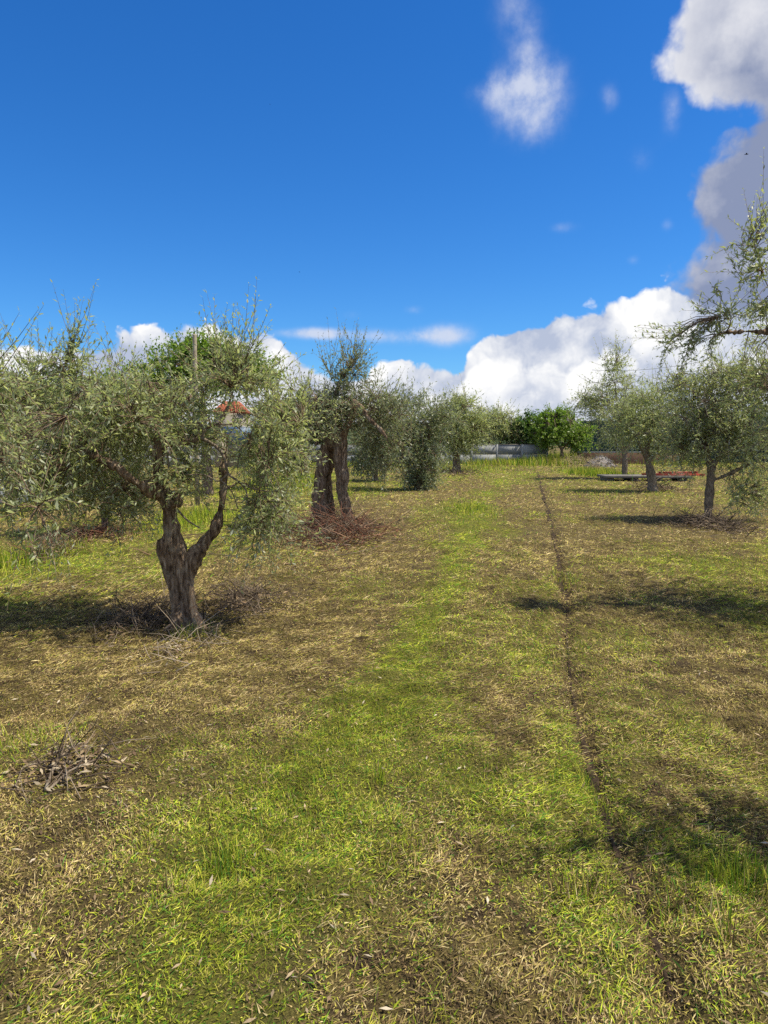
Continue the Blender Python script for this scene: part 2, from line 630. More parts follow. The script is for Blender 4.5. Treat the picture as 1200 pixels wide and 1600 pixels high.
M_POST = plain_material('weathered_post', (0.26, 0.22, 0.16), (0.42, 0.37, 0.28), 9.0, 0.9, 0.15, 0.004)
M_STEEL = plain_material('dull_steel', (0.20, 0.21, 0.21), (0.34, 0.35, 0.35), 9.0, 0.5, 0.4)
M_DARK = plain_material('dark_feather', (0.015, 0.015, 0.018), (0.03, 0.03, 0.035), 9.0, 0.8, 0.2)
M_TINT = tint_material('dry_plant', 0.75, 0.2)
M_GRASS = tint_material('grass_blade', 0.8, 0.06, 0.25)

# ------------------------------------------------------------------ the ground
RUT = np.array([G(840, 738)[:2], G(850, 775)[:2], G(868, 845)[:2], G(884, 945)[:2], G(893, 1075)[:2], G(925, 1180)[:2], G(985, 1360)[:2], G(1040, 1530)[:2], G(1100, 1700)[:2]])
RUT = RUT[np.argsort(RUT[:, 1])]
PATCH = []


def patch(px, py, rx, ry, v):
    c, a, b_ = G(px, py), G(px, py - ry), G(px, py + ry)
    PATCH.append((c[0], (a[1] + b_[1]) / 2, rx * c[1] / FPX, abs(a[1] - b_[1]) / 2, v))


for p in [(350, 1360, 50, 50, .4), (300, 1200, 170, 40, .3), (200, 1290, 130, 40, .2),
          (130, 885, 160, 26, .5), (20, 880, 60, 30, .9), (735, 795, 40, 14, .6), (450, 755, 60, 14, .9), (300, 815, 80, 22, .6),
          (1140, 1370, 90, 60, .55), (1060, 880, 150, 26, .45), (910, 1230, 40, 60, .5), (60, 1190, 90, 50, .3), (760, 740, 120, 8, .25), (560, 770, 60, 16, .35), (900, 1450, 60, 60, .3), (830, 1290, 50, 60, .2),
          (200, 1060, 420, 60, -.8), (480, 985, 190, 45, -.6), (380, 905, 90, 40, -.4), (700, 950, 60, 45, -.35), (800, 1170, 70, 110, -.45), (720, 1400, 60, 150, -.5), (560, 1530, 300, 90, -.3),
          (1010, 1060, 170, 60, -.25), (950, 965, 180, 45, -.4), (1150, 1100, 90, 60, -.2), (1000, 1350, 70, 80, -.35), (1100, 1530, 120, 80, -.3), (150, 1450, 200, 110, -.25),  # the tree shade on the right is put in as a browner patch
          (690, 770, 60, 12, -.4), (880, 790, 120, 14, -.25), (580, 880, 70, 30, -.3), (900, 850, 90, 30, -.3), (285, 960, 150, 60, -.7), (530, 835, 100, 32, -.8), (1105, 820, 70, 16, -.8)]:
    patch(*p)


STRIP = np.array([G(790, 740)[:2], G(745, 800)[:2], G(690, 920)[:2], G(630, 1030)[:2], G(560, 1130)[:2], G(490, 1230)[:2], G(420, 1330)[:2], G(340, 1430)[:2], G(260, 1530)[:2], G(180, 1650)[:2]])
STRIP = STRIP[np.argsort(STRIP[:, 1])]


def rutx(y):
    return np.interp(y, RUT[:, 1], RUT[:, 0])


def rut_amount(x, y):
    d = x - rutx(y) - 0.05 * (vnoise(y * 1.3, y * 0 + 3.3) - 0.5)
    g = np.exp(-(d / (0.05 + 0.03 * np.clip((y - 5) / 8, 0, 1))) ** 2) * (y < 40)
    return g * np.clip((vnoise(y * 1.1 + 40, y * 0 + 7.7) - 0.22) * 3.0, 0.45, 1)


def greenness(x, y):
    u = x - 0.19 * y
    st = (x - np.interp(y, STRIP[:, 1], STRIP[:, 0]) - 0.25 * (vnoise(y * 0.9, y * 0 + 5.5) - 0.5)) / 0.26
    g = 0.35 + 0.66 * np.exp(-st * st) * np.clip(1.2 - y / 60, 0.5, 1) * (0.55 + 0.8 * vnoise(x * 1.7 + 9, y * 1.1)) + 1.5 * (fbm2(u * 0.9 + 50, y * 0.30 + 20, 4, 0.6) - 0.5) + 0.9 * (fbm2(u * 3.1, y * 1.5, 3) - 0.5)
    g = g + 0.06 * np.clip((y - 14) / 20, 0, 1)
    for cx, cy, rx, ry, v in PATCH:
        q = ((x - cx) / rx) ** 2 + ((y - cy) / ry) ** 2
        g = g + v * np.exp(-q * 1.1)
    return np.clip(g - 0.5 * rut_amount(x, y), 0, 1)


def lumps(x, y):
    return fbm2(x * 5.0 + 3, y * 5.0 + 8, 2, 0.5)


def ground_z(x, y):
    r = np.hypot(x, y)
    near = np.clip(1.3 - r / 26, 0, 1)
    z = 0.05 * (fbm2(x * 0.7, y * 0.5, 3) - 0.5) + near * 0.095 * (lumps(x, y) - 0.5)
    return z - 0.085 * rut_amount(x, y) + 0.02 * np.exp(-((x - rutx(y) - 0.2) / 0.12) ** 2)


def spaced(lo, hi, fine_lo, fine_hi, step, growth):
    a = list(np.arange(fine_lo, fine_hi, step))
    s = step
    while a[-1] < hi:
        s *= growth
        a.append(a[-1] + s)
    s = step
    while a[0] > lo:
        s *= growth
        a.insert(0, a[0] - s)
    return np.array(a)


gx = spaced(-1500, 1500, -3.0, 3.2, 0.055, 1.07)
gy = spaced(-300, 3000, 1.4, 6.4, 0.05, 1.05)
GX, GY = np.meshgrid(gx, gy)
fx, fy = GX.ravel(), GY.ravel()
gz = ground_z(fx, fy) * np.clip((120 - np.hypot(fx, fy)) / 60, 0, 1)
nx, ny = len(gx), len(gy)
idx = np.arange(nx * ny).reshape(ny, nx)
quads = np.stack([idx[:-1, :-1], idx[:-1, 1:], idx[1:, 1:], idx[1:, :-1]], -1).reshape(-1, 4)
me = mesh_np('ground', np.c_[fx, fy, gz], None, quads, True)
gg = greenness(fx, fy)
bare = np.clip(rut_amount(fx, fy), 0, 1)
set_color(me, np.c_[gg, bare, lumps(fx, fy)])
M_GROUND, nt, b, _ = material('mown_ground')
at = nt.nodes.new('ShaderNodeAttribute')
at.attribute_name = 'tint'
sp = nt.nodes.new('ShaderNodeSeparateColor')
nt.links.new(at.outputs['Color'], sp.inputs[0])
v = objcoord(nt)
fine = tnoise(nt, v, 130, 8, 0.72)
mid = tnoise(nt, v, 9, 6, 0.65)
soil = ramp(nt, fine, [(0.32, (0.028, 0.02, 0.013)), (0.5, (0.07, 0.05, 0.03)), (0.7, (0.14, 0.105, 0.06))])
thatch = ramp(nt, fine, [(0.3, (0.055, 0.042, 0.018)), (0.5, (0.15, 0.12, 0.045)), (0.7, (0.32, 0.26, 0.09))])
green = ramp(nt, fine, [(0.3, (0.05, 0.06, 0.014)), (0.5, (0.14, 0.15, 0.025)), (0.7, (0.28, 0.28, 0.05))])
c = mix(nt, ramp(nt, mid, [(0.40, (0, 0, 0)), (0.58, (1, 1, 1))]), soil, thatch)
c = mix(nt, ramp(nt, sp.outputs[0], [(0.3, (0, 0, 0)), (0.95, (0.7, 0.7, 0.7))]), c, green)
c = mix(nt, sp.outputs[1], c, soil)
nt.links.new(c, b.inputs['Base Color'])
b.inputs['Roughness'].default_value = 0.95
b.inputs['Specular IOR Level'].default_value = 0.1
bp = nt.nodes.new('ShaderNodeBump')
bp.inputs['Strength'].default_value = 1.0
bp.inputs['Distance'].default_value = 0.02
nt.links.new(fine, bp.inputs['Height'])
nt.links.new(bp.outputs[0], b.inputs['Normal'])
tag(link('ground', me, M_GROUND), kind='structure')
GZ = gz.reshape(ny, nx)


def ground_z(x, y):                           # height of the built sheet
    i = np.clip(np.searchsorted(gx, x) - 1, 0, nx - 2)
    j = np.clip(np.searchsorted(gy, y) - 1, 0, ny - 2)
    a = np.clip((x - gx[i]) / (gx[i + 1] - gx[i]), 0, 1)
    b = np.clip((y - gy[j]) / (gy[j + 1] - gy[j]), 0, 1)
    return (GZ[j, i] * (1 - a) + GZ[j, i + 1] * a) * (1 - b) + (GZ[j + 1, i] * (1 - a) + GZ[j + 1, i + 1] * a) * b



# low wooded rise beyond the grove
M_SOIL = plain_material('dark_soil', (0.024, 0.017, 0.012), (0.075, 0.053, 0.035), 30.0, 0.95, 0.1, 0.01)
ry_ = np.exp(np.linspace(math.log(2.0), math.log(40), 620))
wob = 0.05 * (vnoise(ry_ * 1.3, ry_ * 0 + 3.3) - 0.5)
am = np.clip((vnoise(ry_ * 1.1 + 40, ry_ * 0 + 7.7) - 0.18) * 2.6, 0.28, 1) * (0.6 + 0.8 * vnoise(ry_ * 7, ry_ * 0 + 1.5))
hw = (0.024 + 0.0011 * ry_) * am
cx_ = rutx(ry_) + wob
rows = []
for k in range(5):
    f = k / 4 * 2 - 1
    xx = cx_ + f * hw * (0.8 + 0.5 * vnoise(ry_ * 9 + 31 * k, ry_ * 0 + k))
    rows.append(np.c_[xx, ry_, ground_z(xx, ry_) + 0.010 - 0.004 * f * f])
rv = np.vstack(rows)
ri = np.arange(len(rv)).reshape(5, len(ry_))
rq = np.stack([ri[:-1, :-1], ri[:-1, 1:], ri[1:, 1:], ri[1:, :-1]], -1).reshape(-1, 4)[:, ::-1]
tag(link('wheel_rut', mesh_np('wheel_rut', rv, None, rq, True), M_SOIL), kind='structure')

hx = np.linspace(-900, 900, 120)
hrow = []
for k, f in enumerate(np.linspace(0, 1, 10)):
    hgt = (7 + 16 * fbm2(hx * 0.006 + 4, hx * 0 + 2, 4)) * math.sin(f * math.pi / 2) ** 0.8
    hrow.append(np.c_[hx, 420 + 190 * f + 0 * hx, hgt + 2.5 * f * (vnoise(hx * 0.2, hx * 0 + k) - 0.5) - 0.4])
hv = np.vstack(hrow)
hi_ = np.arange(len(hv)).reshape(10, 120)
hq = np.stack([hi_[:-1, :-1], hi_[:-1, 1:], hi_[1:, 1:], hi_[1:, :-1]], -1).reshape(-1, 4)
M_HILL = plain_material('wooded_hill', (0.025, 0.045, 0.025), (0.06, 0.085, 0.04), 0.12, 0.95, 0.1)
tag(link('hills', mesh_np('hills', hv, None, hq, True), M_HILL), kind='structure')


# ------------------------------------------------------------------ grass and clippings
def sample_wedge(n, d0, d1, dref, spread=1.32, extra=3.0):
    d = np.linspace(d0, d1, 4000)
    pdf = np.minimum(1, (dref / d) ** 2) * (spread * d + extra)
    cdf = np.cumsum(pdf)
    cdf /= cdf[-1]
    y = np.interp(rng.random(n), cdf, d)
    x = (rng.random(n) - 0.5) * (spread * y + extra)
    return x, y


def pick(pal, k):
    pal = np.array(pal)
    return pal[rng.integers(0, len(pal), k)]


GREEN = [(0.26, 0.345, 0.025), (0.34, 0.41, 0.035), (0.44, 0.465, 0.05), (0.15, 0.28, 0.025), (0.52, 0.50, 0.09), (0.10, 0.22, 0.035)]
STRAW = [(0.53, 0.41, 0.18), (0.43, 0.335, 0.135), (0.60, 0.50, 0.26), (0.48, 0.41, 0.11), (0.39, 0.34, 0.08)]
BROWN = [(0.27, 0.185, 0.09), (0.18, 0.122, 0.06), (0.37, 0.27, 0.145), (0.115, 0.08, 0.042)]


def clump_tone(x, y):                         # damp dark clumps and bleached ones
    return 0.53 + 1.0 * np.clip(0.5 + 1.8 * (0.42 * vnoise(x * 13.0 + 3, y * 9.0) + 0.36 * vnoise(x * 5.3 + 7, y * 3.6) + 0.22 * vnoise(x * 2.1, y * 1.3 + 8) - 0.5), 0, 1)


def blade_colors(g, n, tone=None):
    r = rng.random(n)
    pg = np.clip(g * 0.95 + 0.04, 0, 1)
    c = pick(BROWN, n)
    c = np.where((r < pg + (1 - pg) * 0.52)[:, None], pick(STRAW, n), c)
    c = np.where((r < pg)[:, None], pick(GREEN, n), c)
    return c * rng.uniform(0.6, 1.3, (n, 1)) * (1 if tone is None else tone[:, None])


def lying(n):
    x, y = sample_wedge(n, 1.2, 60, 4.2)
    g = greenness(x, y)
    keep = rng.random(n) > 0.9 * rut_amount(x, y)
    bare = fbm2(x * 2.3 + 77, y * 2.0 + 31, 4, 0.6)
    keep &= rng.random(n) < np.clip((bare - 0.31) * 7 + 0.5 * (lumps(x, y) - 0.45), 0.14, 1)
    x, y, g = x[keep], y[keep], g[keep]
    n = len(x)
    s = np.maximum(1, y / 4.2)
    L = rng.gamma(2.2, 0.0122, n).clip(0.011, 0.09) * s ** 0.55
    w = rng.uniform(0.0012, 0.0027, n) * s ** 0.9
    flow = 1.1 + 1.6 * (fbm2(x * 0.6, y * 0.6, 2) - 0.5) * 2
    yaw = np.where(rng.random(n) < 0.55, flow + rng.normal(0, 0.5, n), rng.random(n) * 6.283)
    pit = np.abs(rng.normal(0, 0.24, n)) + 0.02
    z0 = ground_z(x, y) + rng.random(n) * 0.012 + 0.001
    dx, dy, dz = np.cos(yaw) * np.cos(pit), np.sin(yaw) * np.cos(pit), np.sin(pit)
    b0 = np.c_[x, y, z0]
    dirv = np.c_[dx, dy, dz]
    side = np.c_[-np.sin(yaw), np.cos(yaw), rng.normal(0, 0.7, n)]
    mid_ = b0 + dirv * (L * 0.5)[:, None] + np.c_[0 * x, 0 * x, L * 0.015]
    tip = b0 + dirv * L[:, None] - np.c_[0 * x, 0 * x, L * np.sin(pit) * 0.15]
    V = np.stack([b0, mid_ + side * (w * 0.6)[:, None], tip, mid_ - side * (w * 0.6)[:, None]], 1)
    i = np.arange(n)[:, None] * 4
    V[:, 1] += side * (w * 0.5 * (y > 7))[:, None]
    T = np.vstack([i[y <= 7] + np.array([0, 1, 3]), i[y <= 7] + np.array([1, 2, 3]), i[y > 7] + np.array([0, 1, 2])])   # farther straws: one face
    c = blade_colors(g * 0.85, n, clump_tone(x, y))
    me = mesh_np('grass_clippings', V.reshape(-1, 3), T)
    set_color(me, np.repeat(c, 4, 0))
    o = link('grass_clippings', me, M_GRASS)
    tag(o, 'mown grass clippings lying dry and yellow over the grove floor', 'grass clippings', kind='stuff')


def bits(n):                                  # chopped scraps between the longer straws
    x, y = sample_wedge(n, 1.2, 12, 3.6)
    g = greenness(x, y)
    L = rng.uniform(0.006, 0.024, n) * np.maximum(1, y / 4) ** 0.7
    w = rng.uniform(0.0025, 0.006, n) * np.maximum(1, y / 4) ** 0.7
    yaw = rng.random(n) * 6.283
    p0 = np.c_[x, y, ground_z(x, y) + rng.random(n) * 0.008 + 0.001]
    sd = np.c_[-np.sin(yaw), np.cos(yaw), rng.normal(0, .5, n)] * (w / 2)[:, None]
    tip = p0 + np.c_[np.cos(yaw), np.sin(yaw), rng.normal(0.1, .35, n)] * L[:, None]
    V = np.stack([p0 - sd, p0 + sd, tip], 1).reshape(-1, 3)
    me = mesh_np('grass_scraps', V, np.arange(3 * n).reshape(-1, 3))
    set_color(me, np.repeat(blade_colors(g * 0.7, n, clump_tone(x, y)) * 0.85, 3, 0))
    tag(link('grass_scraps', me, M_GRASS), 'small chopped scraps of dry grass covering the soil', 'grass scraps', kind='stuff')


def standing(n):
    x, y = sample_wedge(n, 1.2, 55, 4.5)
    g = greenness(x, y)
    tuft = fbm2(x * 4.2 + 9, y * 4.2 + 2, 3, 0.6)
    keep = rng.random(n) < np.clip(g * 1.3 - 0.22, 0.03, 1) * np.clip((tuft - 0.42) * 6, 0.03, 1)
    keep &= rng.random(n) > 0.9 * rut_amount(x, y)
    x, y, g, tuft = x[keep], y[keep], g[keep], tuft[keep]
    n = len(x)
    s = np.maximum(1, y / 4.5)
    lush = np.clip((tuft - 0.5) * 4, 0, 1)
    L = rng.uniform(0.014, 0.042, n) * (1 + 0.6 * lush) * s ** 0.35
    w = rng.uniform(0.0013, 0.0028, n) * s ** 0.9
    blades(x, y, L, w, blade_colors(np.clip(g + 0.45, 0, 1), n, 0.5 + 0.5 * clump_tone(x, y)), 'grass', 'short green grass regrowing between the clippings', 0.85)


def blades(x, y, L, w, c, name, label, lean):
    n = len(x)
    yaw = rng.random(n) * 6.283
    le = np.abs(rng.normal(lean, 0.3, n)).clip(0.05, 1.3)
    b0 = np.c_[x, y, ground_z(x, y) - 0.004]
    h = np.c_[np.cos(yaw), np.sin(yaw), 0 * x]
    side = np.c_[-np.sin(yaw), np.cos(yaw), 0 * x] * (w / 2)[:, None]
    m = b0 + h * (L * 0.5 * np.sin(le * 0.8))[:, None] + np.c_[0 * x, 0 * x, L * 0.5 * np.cos(le * 0.8)]
    t = m + h * (L * 0.5 * np.sin(le * 1.15))[:, None] + np.c_[0 * x, 0 * x, L * 0.5 * np.cos(le * 1.15)]
    V = np.stack([b0 - side, b0 + side, m + side * 0.8, m - side * 0.8, t], 1)
    i = np.arange(n)[:, None] * 5
    T = np.vstack([i + np.array([0, 1, 2]), i + np.array([0, 2, 3]), i + np.array([3, 2, 4])])
    me = mesh_np(name, V.reshape(-1, 3), T)
    set_color(me, np.repeat(c, 5, 0))
    o = link(name, me, M_GRASS)
    return tag(o, label, 'grass', kind='stuff')


lying(920000)
bits(360000)
standing(400000)

# taller stubble and lush spots the mower left
xs, ys, Ls, ws, cs = [], [], [], [], []
for px, py, rx, ry, n, L, gr in [(1140, 1480, 14, 8, 22, .17, .6), (900, 1390, 50, 18, 120, .10, .35), (1060, 1420, 90, 30, 120, .09, .4), (925, 1225, 12, 40, 150, .08, .8),
                                 (350, 1350, 30, 30, 220, .09, .9), (590, 1215, 12, 16, 90, .09, .8), (270, 1400, 24, 14, 60, .09, .6), (640, 1320, 40, 25, 90, .07, .6),
                                 (880, 905, 16, 22, 160, .09, .75), (1150, 1370, 60, 30, 320, .10, .95), (735, 797, 40, 14, 600, .13, .9), (20, 880, 60, 28, 1800, .22, 1), (450, 752, 55, 12, 1500, .28, 1),
                                 (300, 812, 60, 18, 1300, .22, 1), (300, 992, 26, 12, 160, .12, .8), (420, 760, 60, 10, 600, .2, .8), (700, 1000, 40, 20, 60, .1, .2), (520, 770, 80, 10, 500, .16, .8),
                                 (800, 726, 90, 3, 1900, .62, .9), (845, 725, 40, 2, 1200, .85, .75), (882, 723, 34, 2, 2200, .9, .8), (930, 742, 32, 5, 1600, .42, 1.0), (1060, 726, 60, 3, 800, .5, .7), (560, 728, 120, 3, 1600, .45, .9), (720, 733, 80, 4, 900, .28, .8),
                                 (945, 775, 60, 10, 300, .14, .7), (40, 1160, 50, 20, 120, .1, .8), (560, 1130, 90, 50, 500, .05, .95), (430, 1250, 100, 60, 500, .05, .95)]:
    c0, a0, a1 = G(px, py), G(px, py - ry), G(px, py + ry)
    k = rng.normal(0, 0.55, (n, 2))
    xs.append(c0[0] + k[:, 0] * rx * c0[1] / FPX)
    ys.append(c0[1] + k[:, 1] * abs(a0[1] - a1[1]) / 2)
    Ls.append(L * rng.uniform(0.5, 1.15, n))
    ws.append(rng.uniform(0.003, 0.005, n) * max(1, c0[1] / 5) ** 0.9)
    cs.append(blade_colors(np.full(n, gr), n))
blades(np.concatenate(xs), np.concatenate(ys), np.concatenate(Ls), np.concatenate(ws), np.concatenate(cs), 'tall_grass',
       'taller tufts of green and straw grass left by the mower', 0.4)


# ------------------------------------------------------------------ trees
def leaf_mesh(base, dirv, nrm, L, W):
    n = len(base)
    side = np.cross(dirv, nrm)
    side /= np.linalg.norm(side, axis=1)[:, None] + 1e-9
    up = np.cross(side, dirv)
    mid_ = base + dirv * (L * 0.48)[:, None] + up * (L * 0.05)[:, None]
    V = np.stack([base, mid_ + side * (W / 2)[:, None], base + dirv * L[:, None], mid_ - side * (W / 2)[:, None]], 1)
    i = np.arange(n)[:, None] * 4
    T = np.vstack([i + np.array([0, 1, 3]), i + np.array([1, 2, 3])])
    return V.reshape(-1, 3), T


def unit(v):
    return v / (np.linalg.norm(v, axis=-1, keepdims=True) + 1e-9)


def trunk_mesh(limbs, voxel, gnarl):
    bag = Bag()
    for pts, rad in limbs:
        p, r = catmull(pts, rad, 0.05)
        s = rng.random() * 50
        r = r * (1 + 0.16 * (vnoise(np.arange(len(r)) * 0.55 + s, np.arange(len(r)) * 0 + s) - 0.5))
        bag.tube(p, r, 14)
    me = bag.mesh('trunk_raw', True)
    o = bpy.data.objects.new('trunk_raw', me)
    COL.objects.link(o)
    rm = o.modifiers.new('remesh', 'REMESH')
    rm.mode = 'VOXEL'
    rm.voxel_size = voxel
    sm = o.modifiers.new('smooth', 'SMOOTH')
    sm.iterations = 4
    sm.factor = 0.5
    dg = bpy.context.evaluated_depsgraph_get()
    m2 = bpy.data.meshes.new_from_object(o.evaluated_get(dg))
    bpy.data.objects.remove(o)
    bpy.data.meshes.remove(me)
    n = len(m2.vertices)
    co = np.empty(n * 3, dtype=np.float32)
    no = np.empty(n * 3, dtype=np.float32)
    m2.vertices.foreach_get('co', co)
    m2.vertices.foreach_get('normal', no)
    co, no = co.reshape(-1, 3).astype(float), no.reshape(-1, 3).astype(float)
    f1 = vnoise3(co * np.array([30, 30, 4.2]) + 5)          # furrows along the stem
    f2 = vnoise3(co * np.array([9, 9, 5.0]) + 15)           # burrs
    f3 = vnoise3(co * np.array([60, 60, 16.0]) + 25)
    d = (-np.abs(f1 - 0.5) * 2 * 0.020 + (f2 - 0.5) * 0.055 + (f3 - 0.5) * 0.010) * gnarl
    co = co + no * d[:, None]
    m2.vertices.foreach_set('co', co.astype(np.float32).ravel())
    m2.polygons.foreach_set('use_smooth', np.ones(len(m2.polygons), dtype=bool))
    m2.update()
    m2.name = 'trunk'
    m2.materials.clear()
    return m2


def sample_blobs(blobs, n, shell=0.5):
    w = np.array([b[3] for b in blobs])
    k = rng.choice(len(blobs), n, p=w / w.sum())
    c = np.array([b[0] for b in blobs])[k]
    r = np.array([b[1] for b in blobs])[k]
    dr = np.array([b[2] for b in blobs])[k]
    v = unit(rng.normal(0, 1, (n, 3)))
    q = rng.random(n) ** shell
    q = q * (0.72 + 0.55 * rng.random(n))
    return c + v * r * q[:, None], dr - 0.75 * v[:, 2] * q, k


def make_tree(name, label, cat, base, limbs, blobs, nsec, nshoot, nleaf, L, ratio=0.27, leafmat=None, barkmat=None, group=None, voxel=0.012, gnarl=1.0,
              forkz=0.6, shoot=0.34, bare_limbs=()):
    """limbs: [(points, radii)] in world space; blobs: [(centre, radii, droop, weight)] in world space"""
    base = np.asarray(base, float)
    base = np.array([base[0], base[1], float(ground_z(np.array([base[0]]), np.array([base[1]]))[0]) - 0.01])
    limbs = [(np.asarray(p, float) - base, r) for p, r in limbs]
    blobs = [(np.asarray(c, float) - base, np.asarray(r, float), d, w) for c, r, d, w in blobs]
    root = empty(name, base, label, cat, group)
    link('trunk', trunk_mesh(limbs, voxel, gnarl), barkmat or M_BARK, root)
    nodes, nr = [], []
    for p, r in limbs:
        a, b_ = catmull(p, r, 0.07)
        k = a[:, 2] > forkz
        nodes.append(a[k])
        nr.append(b_[k])
    nodes, nr = np.vstack(nodes), np.concatenate(nr)
    bag = Bag()
    tg, _, _ = sample_blobs(blobs, nsec, 0.6)
    dist = np.min(np.linalg.norm(tg[:, None] - nodes[None], axis=2), 1)
    for i in np.argsort(dist):
        p1 = tg[i]
        dd = np.linalg.norm(nodes - p1, axis=1) * (1 + 0.25 * (nodes[:, 2] > p1[2] + 0.15))
        j = int(np.argmin(dd))
        p0, ln = nodes[j], float(np.linalg.norm(nodes[j] - p1))
        if ln < 0.12:
            continue
        t = np.linspace(0, 1, 7)[:, None]
        arch = np.array([0, 0, 1.0]) * ln * 0.16 + rng.normal(0, 0.07, 3) * ln
        pts = p0 * (1 - t) + p1 * t + arch * (4 * t * (1 - t))
        pts[1:-1] += rng.normal(0, 0.025, (5, 3)) * ln
        r0 = min(0.55 * nr[j], 0.005 + 0.019 * ln)
        rr = np.linspace(r0, 0.0035, 7)
        bag.tube(pts, rr, 6)
        nodes = np.vstack([nodes, pts[2:]])
        nr = np.concatenate([nr, rr[2:]])
    br = bag.build('branch', barkmat or M_BARK, root, True)
    br['kind'] = 'stuff'
    # leafy shoots
    tg, dr, _ = sample_blobs(blobs, nshoot)
    j = np.empty(nshoot, dtype=int)
    for s in range(0, nshoot, 400):
        d2 = ((tg[s:s + 400, None] - nodes[None]) ** 2).sum(2)
        j[s:s + 400] = np.argmin(d2, 1)
    p0 = nodes[j]
    out = unit(tg - p0 + rng.normal(0, 0.05, tg.shape))
    ln = np.linalg.norm(tg - p0, axis=1)
    start = tg
    sl = shoot * rng.uniform(0.6, 1.3, nshoot)
    d0 = unit(out + rng.normal(0, 0.55, tg.shape) + np.c_[0 * ln, 0 * ln, -dr * 0.6])
    end = start + d0 * sl[:, None] + np.c_[0 * ln, 0 * ln, -dr * 0.28 * sl]
    ctrl = start + d0 * (sl * 0.5)[:, None]
    th = np.linspace(0, 1, 4)
    path = []
    # twig from the branch to the shoot, and the shoot itself
    a1 = (p0 + start) / 2 + np.c_[0 * ln, 0 * ln, 0.10 * ln]
    rows = [p0, a1, start]
    for t in (0.5, 1.0):
        rows.append((1 - t) ** 2 * start + 2 * t * (1 - t) * ctrl + t * t * end)
    PT = np.stack(rows, 1)                                  # n x 5 x 3
    rad = np.stack([0.0045 * np.minimum(1, ln / 0.4 + 0.4), 0.0035 + 0 * ln, 0.0028 + 0 * ln, 0.002 + 0 * ln, 0.0008 + 0 * ln], 1) * max(1, L / 0.055)
    tan = unit(np.gradient(PT, axis=1))
    u = unit(np.cross(tan, np.array([0.2, 0.1, 1.0]) + 0 * tan))
    w = np.cross(tan, u)
    ring = np.stack([PT + rad[..., None] * (u * math.cos(a) + w * math.sin(a)) for a in (0, 2.094, 4.189)], 2)   # n x 5 x 3 x 3
    V = ring.reshape(-1, 3)
    bi = np.arange(nshoot)[:, None] * 15
    Q = np.vstack([bi + np.array([s * 3 + q, s * 3 + (q + 1) % 3, s * 3 + 3 + (q + 1) % 3, s * 3 + 3 + q]) for s in range(4) for q in range(3)])
    if base[1] > 18:
        Q = Q[np.isin(Q[:, 0] // 15, np.arange(0, nshoot, 2))]
    tw = link('twig', mesh_np('twig', V, None, Q), barkmat or M_BARK, root)
    tw['kind'] = 'stuff'
    # leaves in pairs along the outer twig and the shoot
    t = np.linspace(-0.45, 1.0, nleaf)[None, :] + rng.normal(0, 0.03, (nshoot, nleaf))
    tp = np.clip(t, 0, 1)[..., None]
    pos = (1 - tp) ** 2 * start[:, None] + 2 * tp * (1 - tp) * ctrl[:, None] + tp ** 2 * end[:, None]
    neg = np.clip(-t, 0, 1)[..., None]
    pos = pos + neg * (a1 - start)[:, None] * np.minimum(1, 0.5 / (ln + 0.05))[:, None, None]
    tn = unit(ctrl - start)[:, None] * (1 - tp) + unit(end - ctrl)[:, None] * tp
    uu = unit(np.cross(tn, np.array([0.13, 0.2, 0.97]) + 0 * tn))
    ww = np.cross(tn, uu)
    ang = (np.arange(nleaf) % 2) * math.pi + (np.arange(nleaf) // 2) * 1.571
    ang = ang[None] + rng.normal(0, 0.4, (nshoot, nleaf))
    rd = uu * np.cos(ang)[..., None] + ww * np.sin(ang)[..., None]
    ld = unit(tn * rng.uniform(0.4, 1.1, ang.shape)[..., None] + rd * 0.85 + rng.normal(0, 0.2, tn.shape))
    nrm = unit(tn + rng.normal(0, 0.35, tn.shape) + np.array([0, 0, 0.8]))
    LL = L * rng.uniform(0.6, 1.25, ang.shape) * np.clip(1.25 - 0.5 * np.clip(t, 0, 1), 0.6, 1.1)
    Vl, Tl = leaf_mesh(pos.reshape(-1, 3), ld.reshape(-1, 3), nrm.reshape(-1, 3), LL.ravel(), LL.ravel() * ratio * rng.uniform(0.8, 1.25, LL.size))
    cr = link('crown', mesh_np('crown', Vl, Tl), leafmat or M_OLIVE, root)
    return root


def pxlimb(d, pts, dz=0.0):
    """[(px, py, width in px, depth offset)] -> points and radii"""
    return [P(q[0], q[1], d + (q[3] if len(q) > 3 else 0.0)) for q in pts], [q[2] / 2 * d / FPX for q in pts]


def pxblob(d, px, py, rx, ry, off=0.0, rd=None, droop=0.3, w=1.0):
    k = (d + off) / FPX
    return (P(px, py, d + off), (rx * k, rd if rd is not None else max(rx, ry) * k * 0.9, ry * k), droop, w * 1.0)


OLIVES = 'olive trees of the grove'

